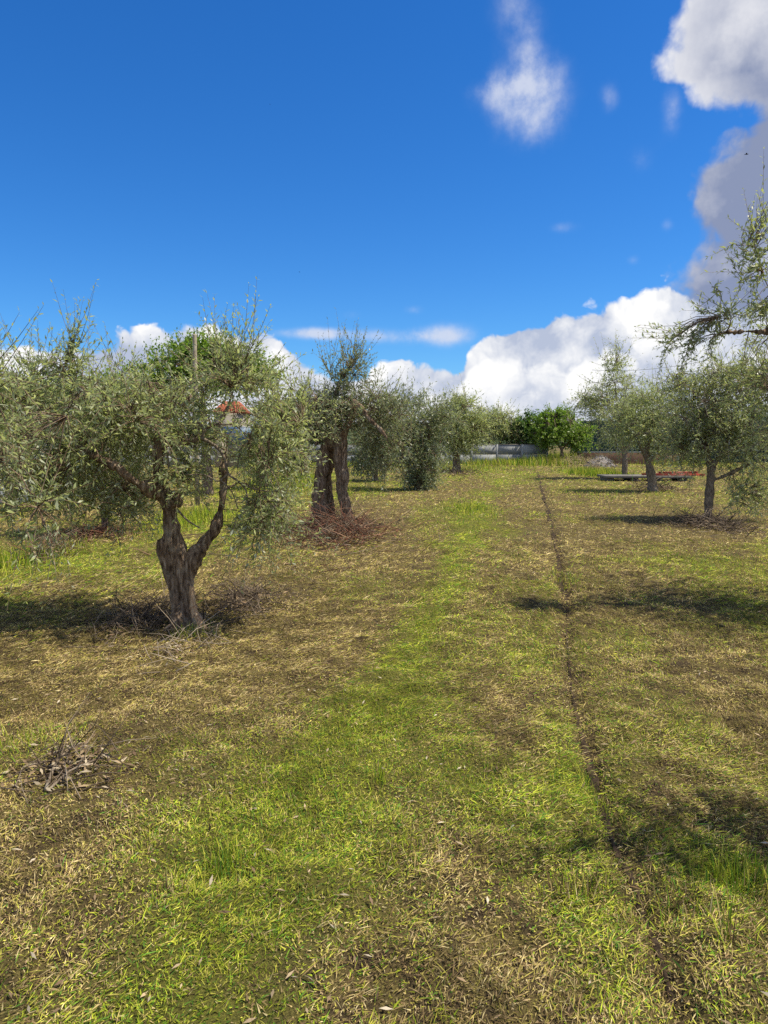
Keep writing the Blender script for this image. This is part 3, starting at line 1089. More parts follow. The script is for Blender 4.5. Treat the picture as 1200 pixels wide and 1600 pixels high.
# 1: the near olive with a forked trunk
b1 = G(287, 975)
d = b1[1]
limbs = [pxlimb(d, [(293, 988, 56), (288, 955, 40), (281, 915, 35), (273, 880, 37), (268, 852, 35), (267, 830, 27), (265, 805, 27), (259, 778, 29), (252, 750, 24), (249, 715, 20), (253, 680, 15), (255, 668, 14)]),
         pxlimb(d, [(266, 874, 26), (256, 855, 22, -.03), (252, 843, 16, -.04)]),
         pxlimb(d, [(303, 970, 22, -.05), (297, 930, 16, -.05), (293, 900, 20, 0), (302, 876, 22, 0), (319, 848, 24, .03), (336, 822, 23, .05), (345, 796, 20, .1), (349, 755, 17, .15), (351, 715, 14, .2), (356, 680, 10, .25)]),
         pxlimb(d, [(284, 955, 26, -.05), (274, 978, 20, -.12), (258, 994, 10, -.25)]), pxlimb(d, [(300, 955, 24, -.08), (316, 980, 18, -.2), (330, 996, 8, -.3)]),
         pxlimb(d, [(292, 960, 24, .05), (310, 972, 18, .2), (335, 972, 8, .4)]), pxlimb(d, [(284, 960, 24, .05), (262, 972, 16, .25), (240, 970, 8, .4)]),
         pxlimb(d, [(276, 790, 18, -.03), (281, 777, 14, -.06), (283, 770, 10, -.06)]),
         pxlimb(d, [(262, 785, 24), (243, 768, 20, -.1), (215, 757, 15, -.2), (190, 735, 12, -.25), (168, 722, 10, -.2), (120, 700, 8, -.1)]),
         pxlimb(d, [(254, 694, 12, 0), (285, 692, 9, -.1), (312, 684, 7, -.15), (330, 660, 6, -.2)]),
         pxlimb(d, [(256, 674, 14), (230, 650, 9, .2), (200, 640, 8, .4), (160, 625, 6, .5)]),
         pxlimb(d, [(252, 720, 14), (270, 650, 9, .35), (300, 620, 8, .5)])]
blobs = [pxblob(d, 110, 700, 135, 75, 0.1, 1.15, .3, 2.5), pxblob(d, 232, 642, 105, 42, .2, 1.15, .2, 2.0), pxblob(d, 370, 596, 70, 16, .1, .7, .0, .6), pxblob(d, 300, 680, 28, 28, .1, .8, .2, .35), pxblob(d, 420, 800, 44, 48, -.1, .5, .5, .65),
         pxblob(d, 436, 685, 36, 56, 0, .7, .3, .85), pxblob(d, 60, 755, 85, 50, .1, .8, .4, .55), pxblob(d, 190, 775, 60, 45, .1, .5, .4, .4), pxblob(d, 112, 585, 34, 26, .1, .3, -.3, .3), pxblob(d, 365, 566, 36, 16, .1, .3, -.3, .2),
         pxblob(d, 190, 612, 70, 22, .1, .5, -.2, .4), pxblob(d, 30, 618, 60, 26, 0, .5, -.2, .5), pxblob(d, 465, 640, 30, 30, .1, .3, .1, .25), pxblob(d, 290, 740, 40, 35, -.15, .3, .4, .2), pxblob(d, 395, 705, 24, 20, 0, .4, .4, .15), pxblob(d, 372, 660, 40, 26, 0, .5, .2, .1),
         pxblob(d, 116, 548, 15, 26, .1, .12, -.6, .09), pxblob(d, 345, 535, 12, 18, .1, .1, -.6, .035), pxblob(d, 392, 540, 12, 18, .1, .1, -.5, .035), pxblob(d, 55, 575, 30, 20, .1, .2, -.4, .12)]
tree1 = make_tree('olive_tree', 'nearest olive tree on the left, its thick dark trunk forked low into two limbs', 'olive tree', b1, limbs, blobs, 90, 2000, 19, 0.056, group=OLIVES, voxel=0.010, forkz=0.75, gnarl=1.45)

ob1 = np.array(tree1.location)


def on_tree1(name, pts, mat, n=6, step=.03):
    bag = Bag()
    for line in pts:
        q, r = pxlimb(d, line)
        q, r = catmull(np.array(q) - ob1, r, step)
        r = r * (1 + .25 * (vnoise(np.arange(len(r)) * .7, np.arange(len(r)) * 0 + 4.0) - .5))
        bag.tube(q, r, n)
    return bag.build(name, mat, tree1, True)


# bark gone at the foot of the trunk, and the bare pale twigs hanging on the right
on_tree1('bare_wood', [[(299, 915, 7, -.075), (301, 940, 10, -.085), (304, 958, 13, -.12), (311, 973, 15, -.17), (322, 986, 9, -.22)]], M_WOOD_BARE, 8)
on_tree1('bare_branch', [[(312, 684, 6, -.15), (330, 692, 5, -.22), (345, 705, 5, -.25), (352, 720, 4.5, -.27), (357, 740, 4, -.28), (372, 752, 3, -.3), (384, 766, 2.5, -.3), (388, 790, 2, -.3)],
                         [(357, 740, 3.5, -.28), (340, 752, 2.5, -.3), (320, 742, 2, -.3), (288, 742, 1.6, -.3)], [(345, 750, 2.4, -.3), (362, 768, 2, -.32), (372, 795, 1.6, -.32)],
                         [(366, 748, 2.4, -.3), (400, 765, 2, -.35), (440, 768, 1.6, -.35)], [(305, 683, 4, -.13), (311, 665, 4, -.15), (306, 655, 3, -.2)], [(318, 685, 3.5, -.15), (316, 668, 3, -.2), (308, 658, 2.5, -.22)],
                         [(255, 690, 4, -.14), (262, 715, 4, -.18), (264, 735, 3, -.2)], [(278, 790, 4, -.1), (266, 780, 3, -.15), (262, 762, 2.5, -.18)], [(276, 795, 3.5, -.1), (292, 812, 3, -.2), (312, 825, 2, -.25)]], M_BARK_PALE, 5)

# 2: the olive with two tall trunks
b2 = G(527, 826)
d = b2[1]
limbs = [pxlimb(d, [(550, 838, 32), (544, 815, 24), (542, 795, 19), (536, 770, 18), (535, 745, 21), (531, 715, 22), (532, 690, 24), (527, 668, 19)]),
         pxlimb(d, [(496, 826, 31, .1), (500, 800, 25, .1), (498, 770, 23, .1), (503, 735, 22, .1), (508, 705, 22, .15), (522, 682, 18, .05), (530, 665, 14)]),
         pxlimb(d, [(517, 820, 21, .4), (515, 790, 17, .4), (512, 760, 16, .4), (514, 730, 16, .3), (519, 700, 15, .2), (528, 680, 12, .1)]),
         pxlimb(d, [(532, 690, 16), (547, 655, 12, -.2), (552, 632, 10, -.3), (562, 634, 8, -.4), (578, 655, 8, -.5), (592, 668, 7, -.5), (606, 686, 5, -.5)]),
         pxlimb(d, [(524, 684, 9, -.1), (510, 678, 6, -.3), (497, 684, 5, -.4), (493, 695, 4, -.4)]),
         pxlimb(d, [(527, 672, 14), (522, 640, 10, .2), (530, 600, 6, .2), (545, 575, 4, .1)]),
         pxlimb(d, [(528, 676, 12), (500, 650, 8, .3), (470, 640, 6, .5)])]
blobs = [pxblob(d, 515, 640, 55, 38, .2, .9, .2, 1.8), pxblob(d, 590, 640, 50, 38, .1, .8, .3, 1.2), pxblob(d, 470, 660, 35, 40, .3, .6, .4, .7), pxblob(d, 540, 585, 38, 42, .2, .4, -.6, .55),
         pxblob(d, 600, 700, 40, 40, .5, .5, .6, .7), pxblob(d, 460, 710, 30, 40, .5, .5, .6, .5), pxblob(d, 555, 560, 14, 22, .2, .2, -.8, .1)]
make_tree('olive_tree', 'olive tree on two tall bare trunks rising from a reddish brown brush heap', 'olive tree', b2, limbs, blobs, 70, 1500, 15, 0.075, leafmat=M_OLIVE_DARK, group=OLIVES, voxel=0.02, forkz=1.2, shoot=.4)


def simple_olive(label, base, trunks, blobs, nsec, nshoot, nleaf, L, **kw):
    d = base[1]
    return make_tree(kw.pop('name', 'olive_tree'), label, kw.pop('cat', 'olive tree'), base, [pxlimb(d, t) for t in trunks], [pxblob(d, *q) for q in blobs], nsec, nshoot, nleaf, L,
                     voxel=max(0.018, 0.0024 * d), group=kw.pop('group', OLIVES), **kw)


# left side, rows behind
simple_olive('small olive in the second row behind the forked tree, on a brown mulch ring', G(166, 834),
             [[(166, 838, 18), (165, 810, 13), (163, 780, 12), (150, 745, 9), (140, 700, 6)], [(165, 790, 10), (180, 750, 7), (195, 715, 5)]],
             [(160, 690, 75, 60, 0, 1, .3, 2), (110, 740, 50, 45, 0, .7, .5, 1), (200, 760, 40, 40, 0, .6, .6, .8), (160, 630, 50, 30, 0, .6, -.2, .7)], 40, 900, 14, .08, leafmat=M_OLIVE_DARK, shoot=.45)
simple_olive('olive with a grey trunk half hidden between the forked tree and the two trunked tree', G(410, 764),
             [[(411, 768, 24), (410, 745, 19), (408, 725, 18), (398, 700, 11), (388, 675, 7)], [(409, 728, 12), (422, 702, 8), (436, 675, 6)]],
             [(428, 650, 32, 32, 0, 1.0, .3, 2), (440, 690, 35, 32, 0, .9, .5, 1.2), (392, 715, 28, 18, 0, .9, .4, .6), (440, 640, 30, 25, 0, .8, 0, .8)], 40, 900, 12, .12, shoot=.55)
simple_olive('olive at the left edge, leafy down low with silver shoots', G(-330, 1120),
             [[(-330, 1135, 90), (-326, 1040, 72), (-320, 940, 60), (-280, 850, 44), (-230, 770, 30), (-180, 700, 20)], [(-322, 930, 40), (-370, 850, 32), (-400, 760, 22)]],
             [(-170, 690, 150, 130, 0, .5, .3, 2), (-30, 670, 75, 60, 0, .32, .4, .3), (60, 800, 50, 44, 0, .25, .5, .10), (-20, 600, 60, 40, 0, .3, 0, .3), (-380, 700, 150, 120, 0, .6, .4, 1.4)], 46, 950, 20, .046)
simple_olive('old olive at far left whose crown shows grey green behind the nearest foliage', G(20, 800),
             [[(20, 804, 22), (18, 780, 18), (14, 755, 16), (-4, 720, 10), (-20, 690, 7)], [(15, 760, 12), (40, 725, 9), (62, 690, 6)]],
             [(20, 660, 70, 50, 0, 1.3, .3, 2), (70, 640, 45, 40, 0, 1, .1, 1), (-40, 680, 50, 40, 0, 1, .3, 1)], 40, 800, 12, .11, shoot=.5)

# the bright bushy tree behind, and the bushy olive by the track
simple_olive('bright green broadleaf tree towering behind the forked olive beside a post', G(325, 772),
             [[(325, 776, 20), (324, 745, 17), (322, 700, 14), (318, 650, 10), (316, 600, 6)], [(322, 700, 10), (350, 650, 7), (365, 610, 5)], [(322, 690, 10), (290, 640, 7), (275, 600, 5)]],
             [(318, 577, 94, 34, 0, 1.4, .0, 2.4), (318, 550, 56, 22, 0, 1, .0, 1.1), (385, 580, 48, 22, 0, 1, .0, 1), (250, 605, 62, 42, 0, 1, .2, 1.3)], 56, 1700, 12, .12,
             ratio=.5, leafmat=M_BROAD, name='broadleaf_tree', cat='tree', group='broadleaf trees', shoot=.4)
simple_olive('low bright green shrubby tree behind the left foliage', G(120, 775),
             [[(120, 779, 18), (119, 750, 14), (117, 700, 11), (112, 640, 7)], [(117, 700, 8), (150, 650, 6)], [(117, 705, 8), (90, 655, 6)]],
             [(110, 625, 70, 38, 0, 1.3, .1, 2), (180, 615, 50, 34, 0, 1, .1, 1), (40, 620, 50, 36, 0, 1, .1, 1)], 40, 900, 12, .12,
             ratio=.45, leafmat=M_BROAD, name='broadleaf_tree', cat='tree', group='broadleaf trees', shoot=.4)
simple_olive('bushy olive leafy down to the grass beside the left of the track', G(655, 766),
             [[(655, 769, 20), (654, 745, 16), (652, 715, 14), (645, 685, 9), (640, 660, 6)], [(654, 735, 10), (668, 700, 7), (676, 665, 5)], [(652, 722, 9), (680, 660, 7), (690, 640, 5)]],
             [(650, 665, 48, 36, 0, 1.2, .2, 2.2), (655, 715, 40, 35, 0, .9, .5, 1.8), (658, 748, 30, 18, 0, .6, .6, 1.0), (600, 690, 35, 40, 1, .9, .5, 1), (690, 650, 26, 26, 0, .7, 0, .6), (640, 628, 40, 14, 0, .7, -.3, .4)], 50, 1500, 13, .12,
             leafmat=M_OLIVE_DARK, shoot=.5)
simple_olive('olive standing behind and left of the bushy olive, low crown over dark grass', G(585, 752),
             [[(586, 756, 14), (585, 735, 11), (582, 712, 10), (572, 690, 6)], [(583, 715, 7), (600, 690, 5)]],
             [(585, 690, 38, 30, 0, 1.2, .3, 2), (570, 720, 28, 20, 0, .8, .6, 1), (610, 670, 30, 26, 0, 1, .1, 1)], 36, 700, 11, .15, leafmat=M_OLIVE_DARK, shoot=.6)
# far end of the track
simple_olive('olive with a stout dark trunk just right of the bushy olive', G(714, 738),
             [[(714, 741, 16), (713, 725, 12), (713, 705, 12), (704, 680, 7), (696, 655, 5)], [(714, 705, 8), (728, 680, 6), (738, 655, 4)]],
             [(712, 658, 42, 32, 0, 1.8, .2, 2.2), (710, 692, 34, 20, 0, 1.3, .5, 1.2), (742, 668, 24, 28, 0, 1.2, .3, 1), (722, 630, 28, 12, 0, .9, -.3, .5)], 44, 1200, 11, .18, shoot=.7)
simple_olive('far olive of three slim trunks before the pale wall', G(771, 724),
             [[(757, 726, 8), (757, 712, 7), (755, 695, 6), (745, 675, 4)], [(770, 725, 7), (768, 710, 6), (765, 690, 5), (765, 670, 3)], [(781, 724, 8), (781, 708, 7), (781, 692, 6), (792, 672, 4)]],
             [(752, 670, 28, 24, 0, 1.5, .3, 1.3), (790, 670, 28, 24, 0, 1.5, .3, 1.3), (770, 655, 32, 18, 0, 1.5, 0, 1.1)], 40, 1000, 10, .22, shoot=.8)
simple_olive('dark leafy orange tree at the far end of the track, touching the three slim trunks', G(812, 724),
             [[(812, 726, 8), (811, 708, 7), (809, 690, 6), (803, 670, 4)], [(810, 698, 5), (820, 676, 4)]],
             [(812, 680, 28, 28, 0, 1.2, .2, 2), (812, 707, 22, 14, 0, .9, .4, 1), (828, 664, 22, 18, 0, 1, 0, .9)], 36, 800, 10, .2, ratio=.5, leafmat=M_BROAD_DARK, name='citrus_tree', cat='tree', group='broadleaf trees', shoot=.5)
simple_olive('bright green round tree with a thin forked trunk at the end of the track', G(878, 725),
             [[(878, 727, 8), (878, 712, 7), (877, 702, 6), (868, 690, 4), (862, 672, 3)], [(877, 704, 5), (888, 690, 4), (895, 672, 3)]],
             [(872, 670, 38, 26, 0, 1.5, .2, 2.2), (904, 680, 26, 22, 0, 1.1, .3, 1.1), (848, 678, 18, 22, 0, 1.1, .3, .9), (868, 650, 28, 10, 0, .9, -.1, .7)], 44, 1200, 10, .2, ratio=.5, leafmat=M_BROAD, name='broadleaf_tree', cat='tree', group='broadleaf trees', shoot=.5)
# right row
simple_olive('slim tall olive, farthest of the right row, with an airy crown', G(977, 748),
             [[(977, 751, 11), (976, 735, 9), (976, 715, 9), (970, 690, 7), (966, 650, 5), (962, 610, 4), (958, 585, 3)], [(976, 712, 7), (990, 680, 5), (998, 640, 4)], [(968, 660, 5), (940, 625, 4), (920, 615, 3)]],
             [(965, 620, 44, 44, 0, 1.4, .1, 1.7), (925, 630, 36, 30, 0, 1.2, .2, 1.3), (960, 570, 24, 30, 0, .7, -.5, .6), (1000, 650, 36, 36, 0, 1.3, .2, 1.2), (960, 685, 26, 16, 0, .9, .5, .5)], 50, 1000, 11, .13, barkmat=M_BARK_PALE, shoot=.6)
simple_olive('olive with a low V shaped fork in front of the red beams', G(1018, 768),
             [[(1020, 772, 19), (1019, 755, 15), (1016, 735, 14), (1010, 716, 9), (1000, 695, 6), (992, 670, 4)], [(1016, 735, 10), (1012, 715, 8), (1014, 690, 6), (1020, 665, 4)], [(1015, 722, 7), (1035, 690, 5), (1052, 668, 4)]],
             [(1015, 665, 58, 40, 0, 1.3, .25, 2.4), (976, 662, 36, 38, 0, 1.1, .3, 1.2), (1050, 630, 44, 40, 0, 1, .1, 1.3), (1040, 700, 36, 24, 0, .9, .5, .8), (1010, 620, 40, 20, 0, .9, -.2, .7)], 50, 1200, 12, .11, barkmat=M_BARK_PALE, shoot=.5)
simple_olive('olive on a thin straight trunk in a ring of dry prunings, right of the track', G(1107, 813),
             [[(1107, 818, 19), (1107, 800, 14), (1108, 775, 13), (1110, 740, 12), (1104, 700, 9), (1095, 660, 6), (1090, 620, 4)], [(1109, 745, 9), (1130, 700, 7), (1150, 660, 5), (1165, 620, 3)], [(1108, 755, 8), (1150, 735, 6), (1190, 715, 5)]],
             [(1110, 645, 66, 52, 0, 1, .1, 2.2), (1080, 690, 42, 42, 0, .7, .3, 1.2), (1160, 680, 60, 56, 0, .9, .3, 1.7), (1175, 765, 42, 40, 0, .6, .5, .7), (1130, 590, 60, 34, 0, .7, -.2, 1.1), (1200, 600, 50, 50, 0, .9, .1, 1.1), (1060, 600, 26, 20, 0, .5, -.3, .3)], 60, 1600, 14, .085, barkmat=M_BARK_PALE, shoot=.45)
# the big near olive past the right edge: limb and sprays reach into view
bR = G(1400, 950)
d = bR[1]
limbs = [pxlimb(d, [(1402, 964, 84), (1416, 930, 66), (1408, 850, 58), (1392, 760, 48), (1365, 680, 36), (1330, 620, 28)]),
         pxlimb(d, [(1365, 690, 26), (1300, 580, 20), (1240, 535, 16), (1205, 522, 13), (1170, 518, 9), (1135, 520, 6)]),
         pxlimb(d, [(1206, 523, 13), (1203, 512, 11), (1198, 508, 9)]),
         pxlimb(d, [(1240, 536, 10), (1216, 470, 7), (1196, 440, 5), (1186, 405, 4)]),
         pxlimb(d, [(1395, 770, 30), (1450, 650, 24), (1500, 560, 16)]),
         pxlimb(d, [(1330, 620, 20), (1310, 540, 14), (1290, 450, 9)])]
blobs = [pxblob(d, 1178, 420, 24, 38, 0, .25, .1, .2), pxblob(d, 1172, 375, 20, 22, 0, .2, -.3, .12), pxblob(d, 1192, 350, 14, 30, 0, .2, -.7, .1), pxblob(d, 1130, 500, 32, 28, 0, .25, .2, .22), pxblob(d, 1080, 530, 36, 22, 0, .25, .3, .14), pxblob(d, 1195, 480, 24, 28, 0, .25, .1, .16),
         pxblob(d, 1120, 452, 8, 10, 0, .1, -.4, .03),
         pxblob(d, 1390, 500, 150, 150, 0, 1.7, .2, 4.2), pxblob(d, 1500, 680, 130, 100, 0, 1.3, .3, 1.2), pxblob(d, 1330, 660, 70, 60, 0, .6, .4, .8), pxblob(d, 1175, 590, 40, 40, .2, .3, .3, .22), pxblob(d, 1220, 640, 40, 90, .2, .4, .5, .5)]
make_tree('olive_tree', 'large olive past the right edge, one dark limb and leafy sprays reaching into view', 'olive tree', bR, limbs, blobs, 70, 1350, 19, 0.055, group=OLIVES, voxel=0.018, forkz=1.0, shoot=.32)
# the next one towards the camera: only its shade falls in view
bQ = (3.4, 2.75, 0)
wl = [([(3.4, 2.75, -.05), (3.38, 2.75, .5), (3.3, 2.78, 1.0), (3.0, 2.75, 1.6), (2.7, 2.75, 2.1)], [.2, .15, .13, .08, .04]), ([(3.3, 2.78, 1.0), (3.7, 2.65, 1.6), (4.0, 2.6, 2.2)], [.11, .08, .04])]
make_tree('olive_tree', 'olive standing beside the camera on the right, its shade crossing the near grass', 'olive tree', bQ, wl,
          [((2.75, 2.75, 2.25), (.8, .36, .5), .2, 1.8), ((3.9, 2.6, 2.3), (.7, .6, .5), .2, 1.2)], 36, 270, 18, .056, group=OLIVES, voxel=0.025, forkz=1.0)

# far hedge trees that close the view behind the wall
for i, (px, w_, top, dist_, dark, lab) in enumerate([
        (60, 70, 640, 60, 1, 'dark round tree beyond the wall at the far left'),
        (215, 60, 640, 64, 0, 'green round tree beyond the wall left of the tiled hut'),
        (480, 60, 650, 62, 1, 'dark round tree beyond the wall behind the two tall trunks'),
        (600, 60, 655, 66, 0, 'green round tree beyond the wall behind the bushy olive'),
        (690, 50, 658, 70, 1, 'dark round tree beyond the wall behind the stout trunk'),
        (925, 40, 655, 74, 1, 'dark tree beyond the green net, right of the bright round tree'),
        (1010, 60, 640, 70, 1, 'dark tree rising over the green net behind the slim olive'),
        (1100, 70, 630, 66, 1, 'dark tree beyond the net behind the thin straight trunk'),
        (1190, 60, 635, 62, 0, 'green tree beyond the net at the far right')]):
    base = np.array([(px - 600) / FPX * dist_, dist_, 0.0])
    k = FPX / dist_
    yb = 692 + CAM_H * k
    h = yb - top
    simple_olive(lab, base, [[(px, yb + 2, 9), (px, yb - h * .3, 7), (px + 3, yb - h * .6, 5), (px, yb - h * .8, 3)], [(px, yb - h * .35, 5), (px + w_ * .4, yb - h * .6, 3)], [(px, yb - h * .35, 5), (px - w_ * .4, yb - h * .6, 3)]],
                 [(px, top + h * .38, w_ * .62, h * .32, 0, 2.0, .1, 2), (px - w_ * .4, top + h * .55, w_ * .42, h * .3, 0, 1.6, .2, 1), (px + w_ * .4, top + h * .55, w_ * .42, h * .3, 0, 1.6, .2, 1)],
                 26, 480, 10, .34, ratio=.55, leafmat=M_HEDGE if dark else M_BROAD_DARK, name='background_tree', cat='tree', group='trees beyond the wall', shoot=.7, forkz=.8)


# ------------------------------------------------------------------ brush, prunings, weeds
def brush(name, label, cat, px, py, rx, ry, n, h, L, r, pal, group=None, leaves=0, leafpal=None):
    c0, a0, a1 = G(px, py), G(px, py - ry), G(px, py + ry)
    wx, wy = rx * c0[1] / FPX, abs(a0[1] - a1[1]) / 2
    bag, cols = Bag(), []
    for i in range(n):
        u, v = rng.normal(0, 0.42, 2) * (1 if rng.random() < .75 else 1.9)
        x, y = c0[0] + u * wx, c0[1] + v * wy
        q = math.exp(-(u * u + v * v) * 1.2)
        z = float(ground_z(np.array([x]), np.array([y]))[0]) + rng.random() * h * q + r
        a = rng.random() * 6.283
        l = L * rng.uniform(0.4, 1.3)
        p_ = rng.normal(0.0, 0.4) + 0.15
        dv = np.array([math.cos(a) * math.cos(p_), math.sin(a) * math.cos(p_), math.sin(p_)]) * l
        p0 = np.array([x, y, z])
        m_ = p0 + dv * 0.5 + rng.normal(0, 0.06, 3) * l
        e_ = p0 + dv
        g0 = float(ground_z(np.array([e_[0]]), np.array([e_[1]]))[0])
        e_[2] = max(e_[2], g0 + 0.004)
        m_[2] = max(m_[2], g0 + 0.006)
        rr = r * rng.uniform(0.5, 1.4)
        V, Q, T = tube([p0, m_, e_], [rr, rr * 0.75, rr * 0.3], 3)
        bag.add(V, Q, T)
        cols.append(np.repeat([np.array(pal[rng.integers(0, len(pal))]) * rng.uniform(.7, 1.25)], len(V), 0))
    root = empty(name, c0, label, cat, group)

    def part(pn, bag, cols):
        me = bag.mesh(pn)
        me.transform(Matrix.Translation(-root.location))
        set_color(me, np.vstack(cols))
        o = link(pn, me, M_TINT, root)
        o['kind'] = 'stuff'
    part('twigs', bag, cols)
    if leaves:
        bag = Bag()
        u = rng.normal(0, 0.5, (leaves, 2))
        x, y = c0[0] + u[:, 0] * wx, c0[1] + u[:, 1] * wy
        z = ground_z(x, y) + rng.random(leaves) * h * 0.8 * np.exp(-(u ** 2).sum(1)) + 0.006
        dv = unit(np.c_[rng.normal(0, 1, (leaves, 2)), rng.normal(0, .35, leaves)])
        nn = unit(np.c_[rng.normal(0, .5, (leaves, 2)), np.ones(leaves)])
        LL = 0.05 * rng.uniform(.6, 1.3, leaves) * max(1, c0[1] / 7) ** .8
        V, T = leaf_mesh(np.c_[x, y, z], dv, nn, LL, LL * .28)
        bag.add(V, (), T)
        part('dry_leaves', bag, [np.repeat(np.array(leafpal)[rng.integers(0, len(leafpal), leaves)] * rng.uniform(.7, 1.2, (leaves, 1)), 4, 0)])
    return root


REDBROWN = [(0.16, 0.065, 0.04), (0.22, 0.10, 0.06), (0.11, 0.05, 0.035), (0.28, 0.17, 0.11), (0.08, 0.045, 0.03)]
GREYBROWN = [(0.16, 0.12, 0.085), (0.10, 0.075, 0.055), (0.24, 0.19, 0.14), (0.07, 0.05, 0.038)]
DRYLEAF = [(0.42, 0.32, 0.20), (0.30, 0.21, 0.12), (0.20, 0.13, 0.08), (0.50, 0.43, 0.32)]
PILES = 'heaps of prunings under the trees'
brush('brush_heap', 'reddish brown heap of prunings around the two tall trunks', 'brush heap', 522, 838, 90, 22, 900, .36, .55, .006, REDBROWN + GREYBROWN, PILES, 1200, DRYLEAF[1:3] + REDBROWN[:3])
brush('brush_heap', 'dark dry prunings heaped right of the nearest forked trunk', 'brush heap', 378, 945, 62, 26, 420, .14, .32, .0035, GREYBROWN, PILES, 500, DRYLEAF[1:3] + GREYBROWN[:2])
brush('brush_heap', 'dark dry prunings in the shade left of the nearest forked trunk', 'brush heap', 225, 968, 66, 34, 420, .10, .32, .0035, GREYBROWN, PILES, 450, DRYLEAF[1:3] + GREYBROWN[:2])
brush('brush_heap', 'ring of dry grey prunings around the thin straight trunk at right', 'brush heap', 1105, 822, 56, 12, 420, .18, .5, .006, GREYBROWN, PILES, 300, DRYLEAF[1:3] + GREYBROWN[:2])
brush('brush_heap', 'brown mulch and twigs around the small second row olive', 'brush heap', 150, 838, 60, 10, 300, .14, .45, .006, REDBROWN, PILES, 400, DRYLEAF[1:3])
brush('brush_heap', 'small dry tuft heap at the foot of the V forked olive', 'brush heap', 1026, 765, 26, 5, 160, .2, .5, .009, GREYBROWN, PILES, 120, DRYLEAF[1:3])
brush('brush_heap', 'brown litter ring under the stout dark trunk', 'brush heap', 706, 739, 46, 5, 220, .1, .6, .011, GREYBROWN, PILES, 200, DRYLEAF[1:3])
brush('brush_heap', 'dry brown shrub stump tangle near the left edge', 'brush heap', 75, 872, 24, 14, 320, .35, .4, .004, REDBROWN[1:4] + GREYBROWN, PILES, 150, DRYLEAF)
brush('dry_weeds', 'dry straw coloured weeds between the round tree and the rubble mound', 'weeds', 905, 728, 36, 5, 420, .7, .7, .009, [(0.42, 0.34, 0.20), (0.30, 0.23, 0.14)], None, 0)
brush('pruned_branch', 'cut branch with pale dry leaves lying on the near grass at left', 'branch', 110, 1205, 90, 38, 90, .05, .3, .0035, GREYBROWN, None, 260, [(0.30, 0.22, 0.13), (0.20, 0.14, 0.08), (0.13, 0.085, 0.05), (0.40, 0.33, 0.23)])
brush('pruned_branch', 'thin grey cut twigs lying before the nearest forked trunk', 'branch', 285, 1015, 52, 30, 70, .05, .34, .0035, [(0.34, 0.28, 0.22), (0.25, 0.20, 0.15)], None, 80, DRYLEAF)


def stick(label, pts, r):
    q = []
    for px, py, z in pts:
        g = G(px, py)
        q.append((g[0], g[1], float(ground_z(np.array([g[0]]), np.array([g[1]]))[0]) + z))
    bag = Bag()
    p, rr = catmull(q, np.linspace(r, r * .35, len(q)), .03)
    bag.tube(p, rr, 6)
    tag(bag.build('stick', M_BARK_PALE, None, True), label, 'stick', 'cut sticks on the grass')


stick('long grey stick on the cut branch at the left of the near grass', [(72, 1248, .012), (90, 1205, .02), (118, 1180, .03), (135, 1165, .02)], .009)
stick('shorter grey stick crossing the cut branch at the left of the near grass', [(75, 1250, .01), (110, 1222, .025), (150, 1203, .02), (185, 1172, .012)], .007)
stick('pale curved stick before the nearest forked trunk', [(262, 985, .02), (268, 1000, .03), (282, 1020, .02), (292, 1030, .01)], .006)

# fallen leaves
n = 1700
x, y = sample_wedge(n, 1.3, 14, 3.5)
x = np.where(rng.random(n) < .55, -np.abs(x), x)
dv = unit(np.c_[rng.normal(0, 1, (n, 2)), rng.normal(0, .2, n)])
nn = unit(np.c_[rng.normal(0, .4, (n, 2)), np.ones(n)])
LL = .038 * rng.uniform(.6, 1.3, n)
V, T = leaf_mesh(np.c_[x, y, ground_z(x, y) + .014], dv, nn, LL, LL * .25)
me = mesh_np('fallen_leaves', V, T)
set_color(me, np.repeat(np.array(DRYLEAF)[rng.integers(0, 4, n)] * rng.uniform(.45, 1.05, (n, 1)), 4, 0))
tag(link('fallen_leaves', me, M_TINT), 'pale dry olive leaves scattered over the grass', 'fallen leaves', kind='stuff')

# ------------------------------------------------------------------ things at the far end
# precast wall: posts, two slabs to each bay, coping
DW = 54.0
x0, x1 = (-20 - 600) / FPX * DW, (872 - 600) / FPX * DW
root = empty('concrete_wall', ((x0 + x1) / 2, DW, 0), 'low pale precast concrete wall across the far end of the grove', 'wall', rz=R(8))
ox = (x0 + x1) / 2
nb = 21
bw = (x1 - x0) / nb
mp = mslab = mcop = None
for i in range(nb + 1):
    if mp is None:
        bg_ = Bag()
        bg_.box((0, 0, .74), (.14, .085, 1.52))
        mp = bg_.mesh('post')
        mp.materials.append(M_CONCRETE)
    o = link('post', mp, None, root)
    o.location = (x0 + i * bw - ox, 0, 0)
for i in range(nb):
    for k in range(2):
        if mslab is None:
            bg_ = Bag()
            bg_.box((0, 0, 0), (bw - .15, .07, .70))
            mslab = bg_.mesh('slab')
            mslab.materials.append(M_CONCRETE)
        o = link('slab', mslab, None, root)
        o.location = (x0 + (i + .5) * bw - ox, rng.normal(0, .006), .36 + k * .72)
    bg_ = Bag()
    if mcop is None:
        bg_.box((0, 0, 0), (bw - .15, .078, .07))
        mcop = bg_.mesh('coping')
        mcop.materials.append(M_GREY)
    o = link('coping', mcop, None, root)
    o.location = (x0 + (i + .5) * bw - ox, 0, 1.47)

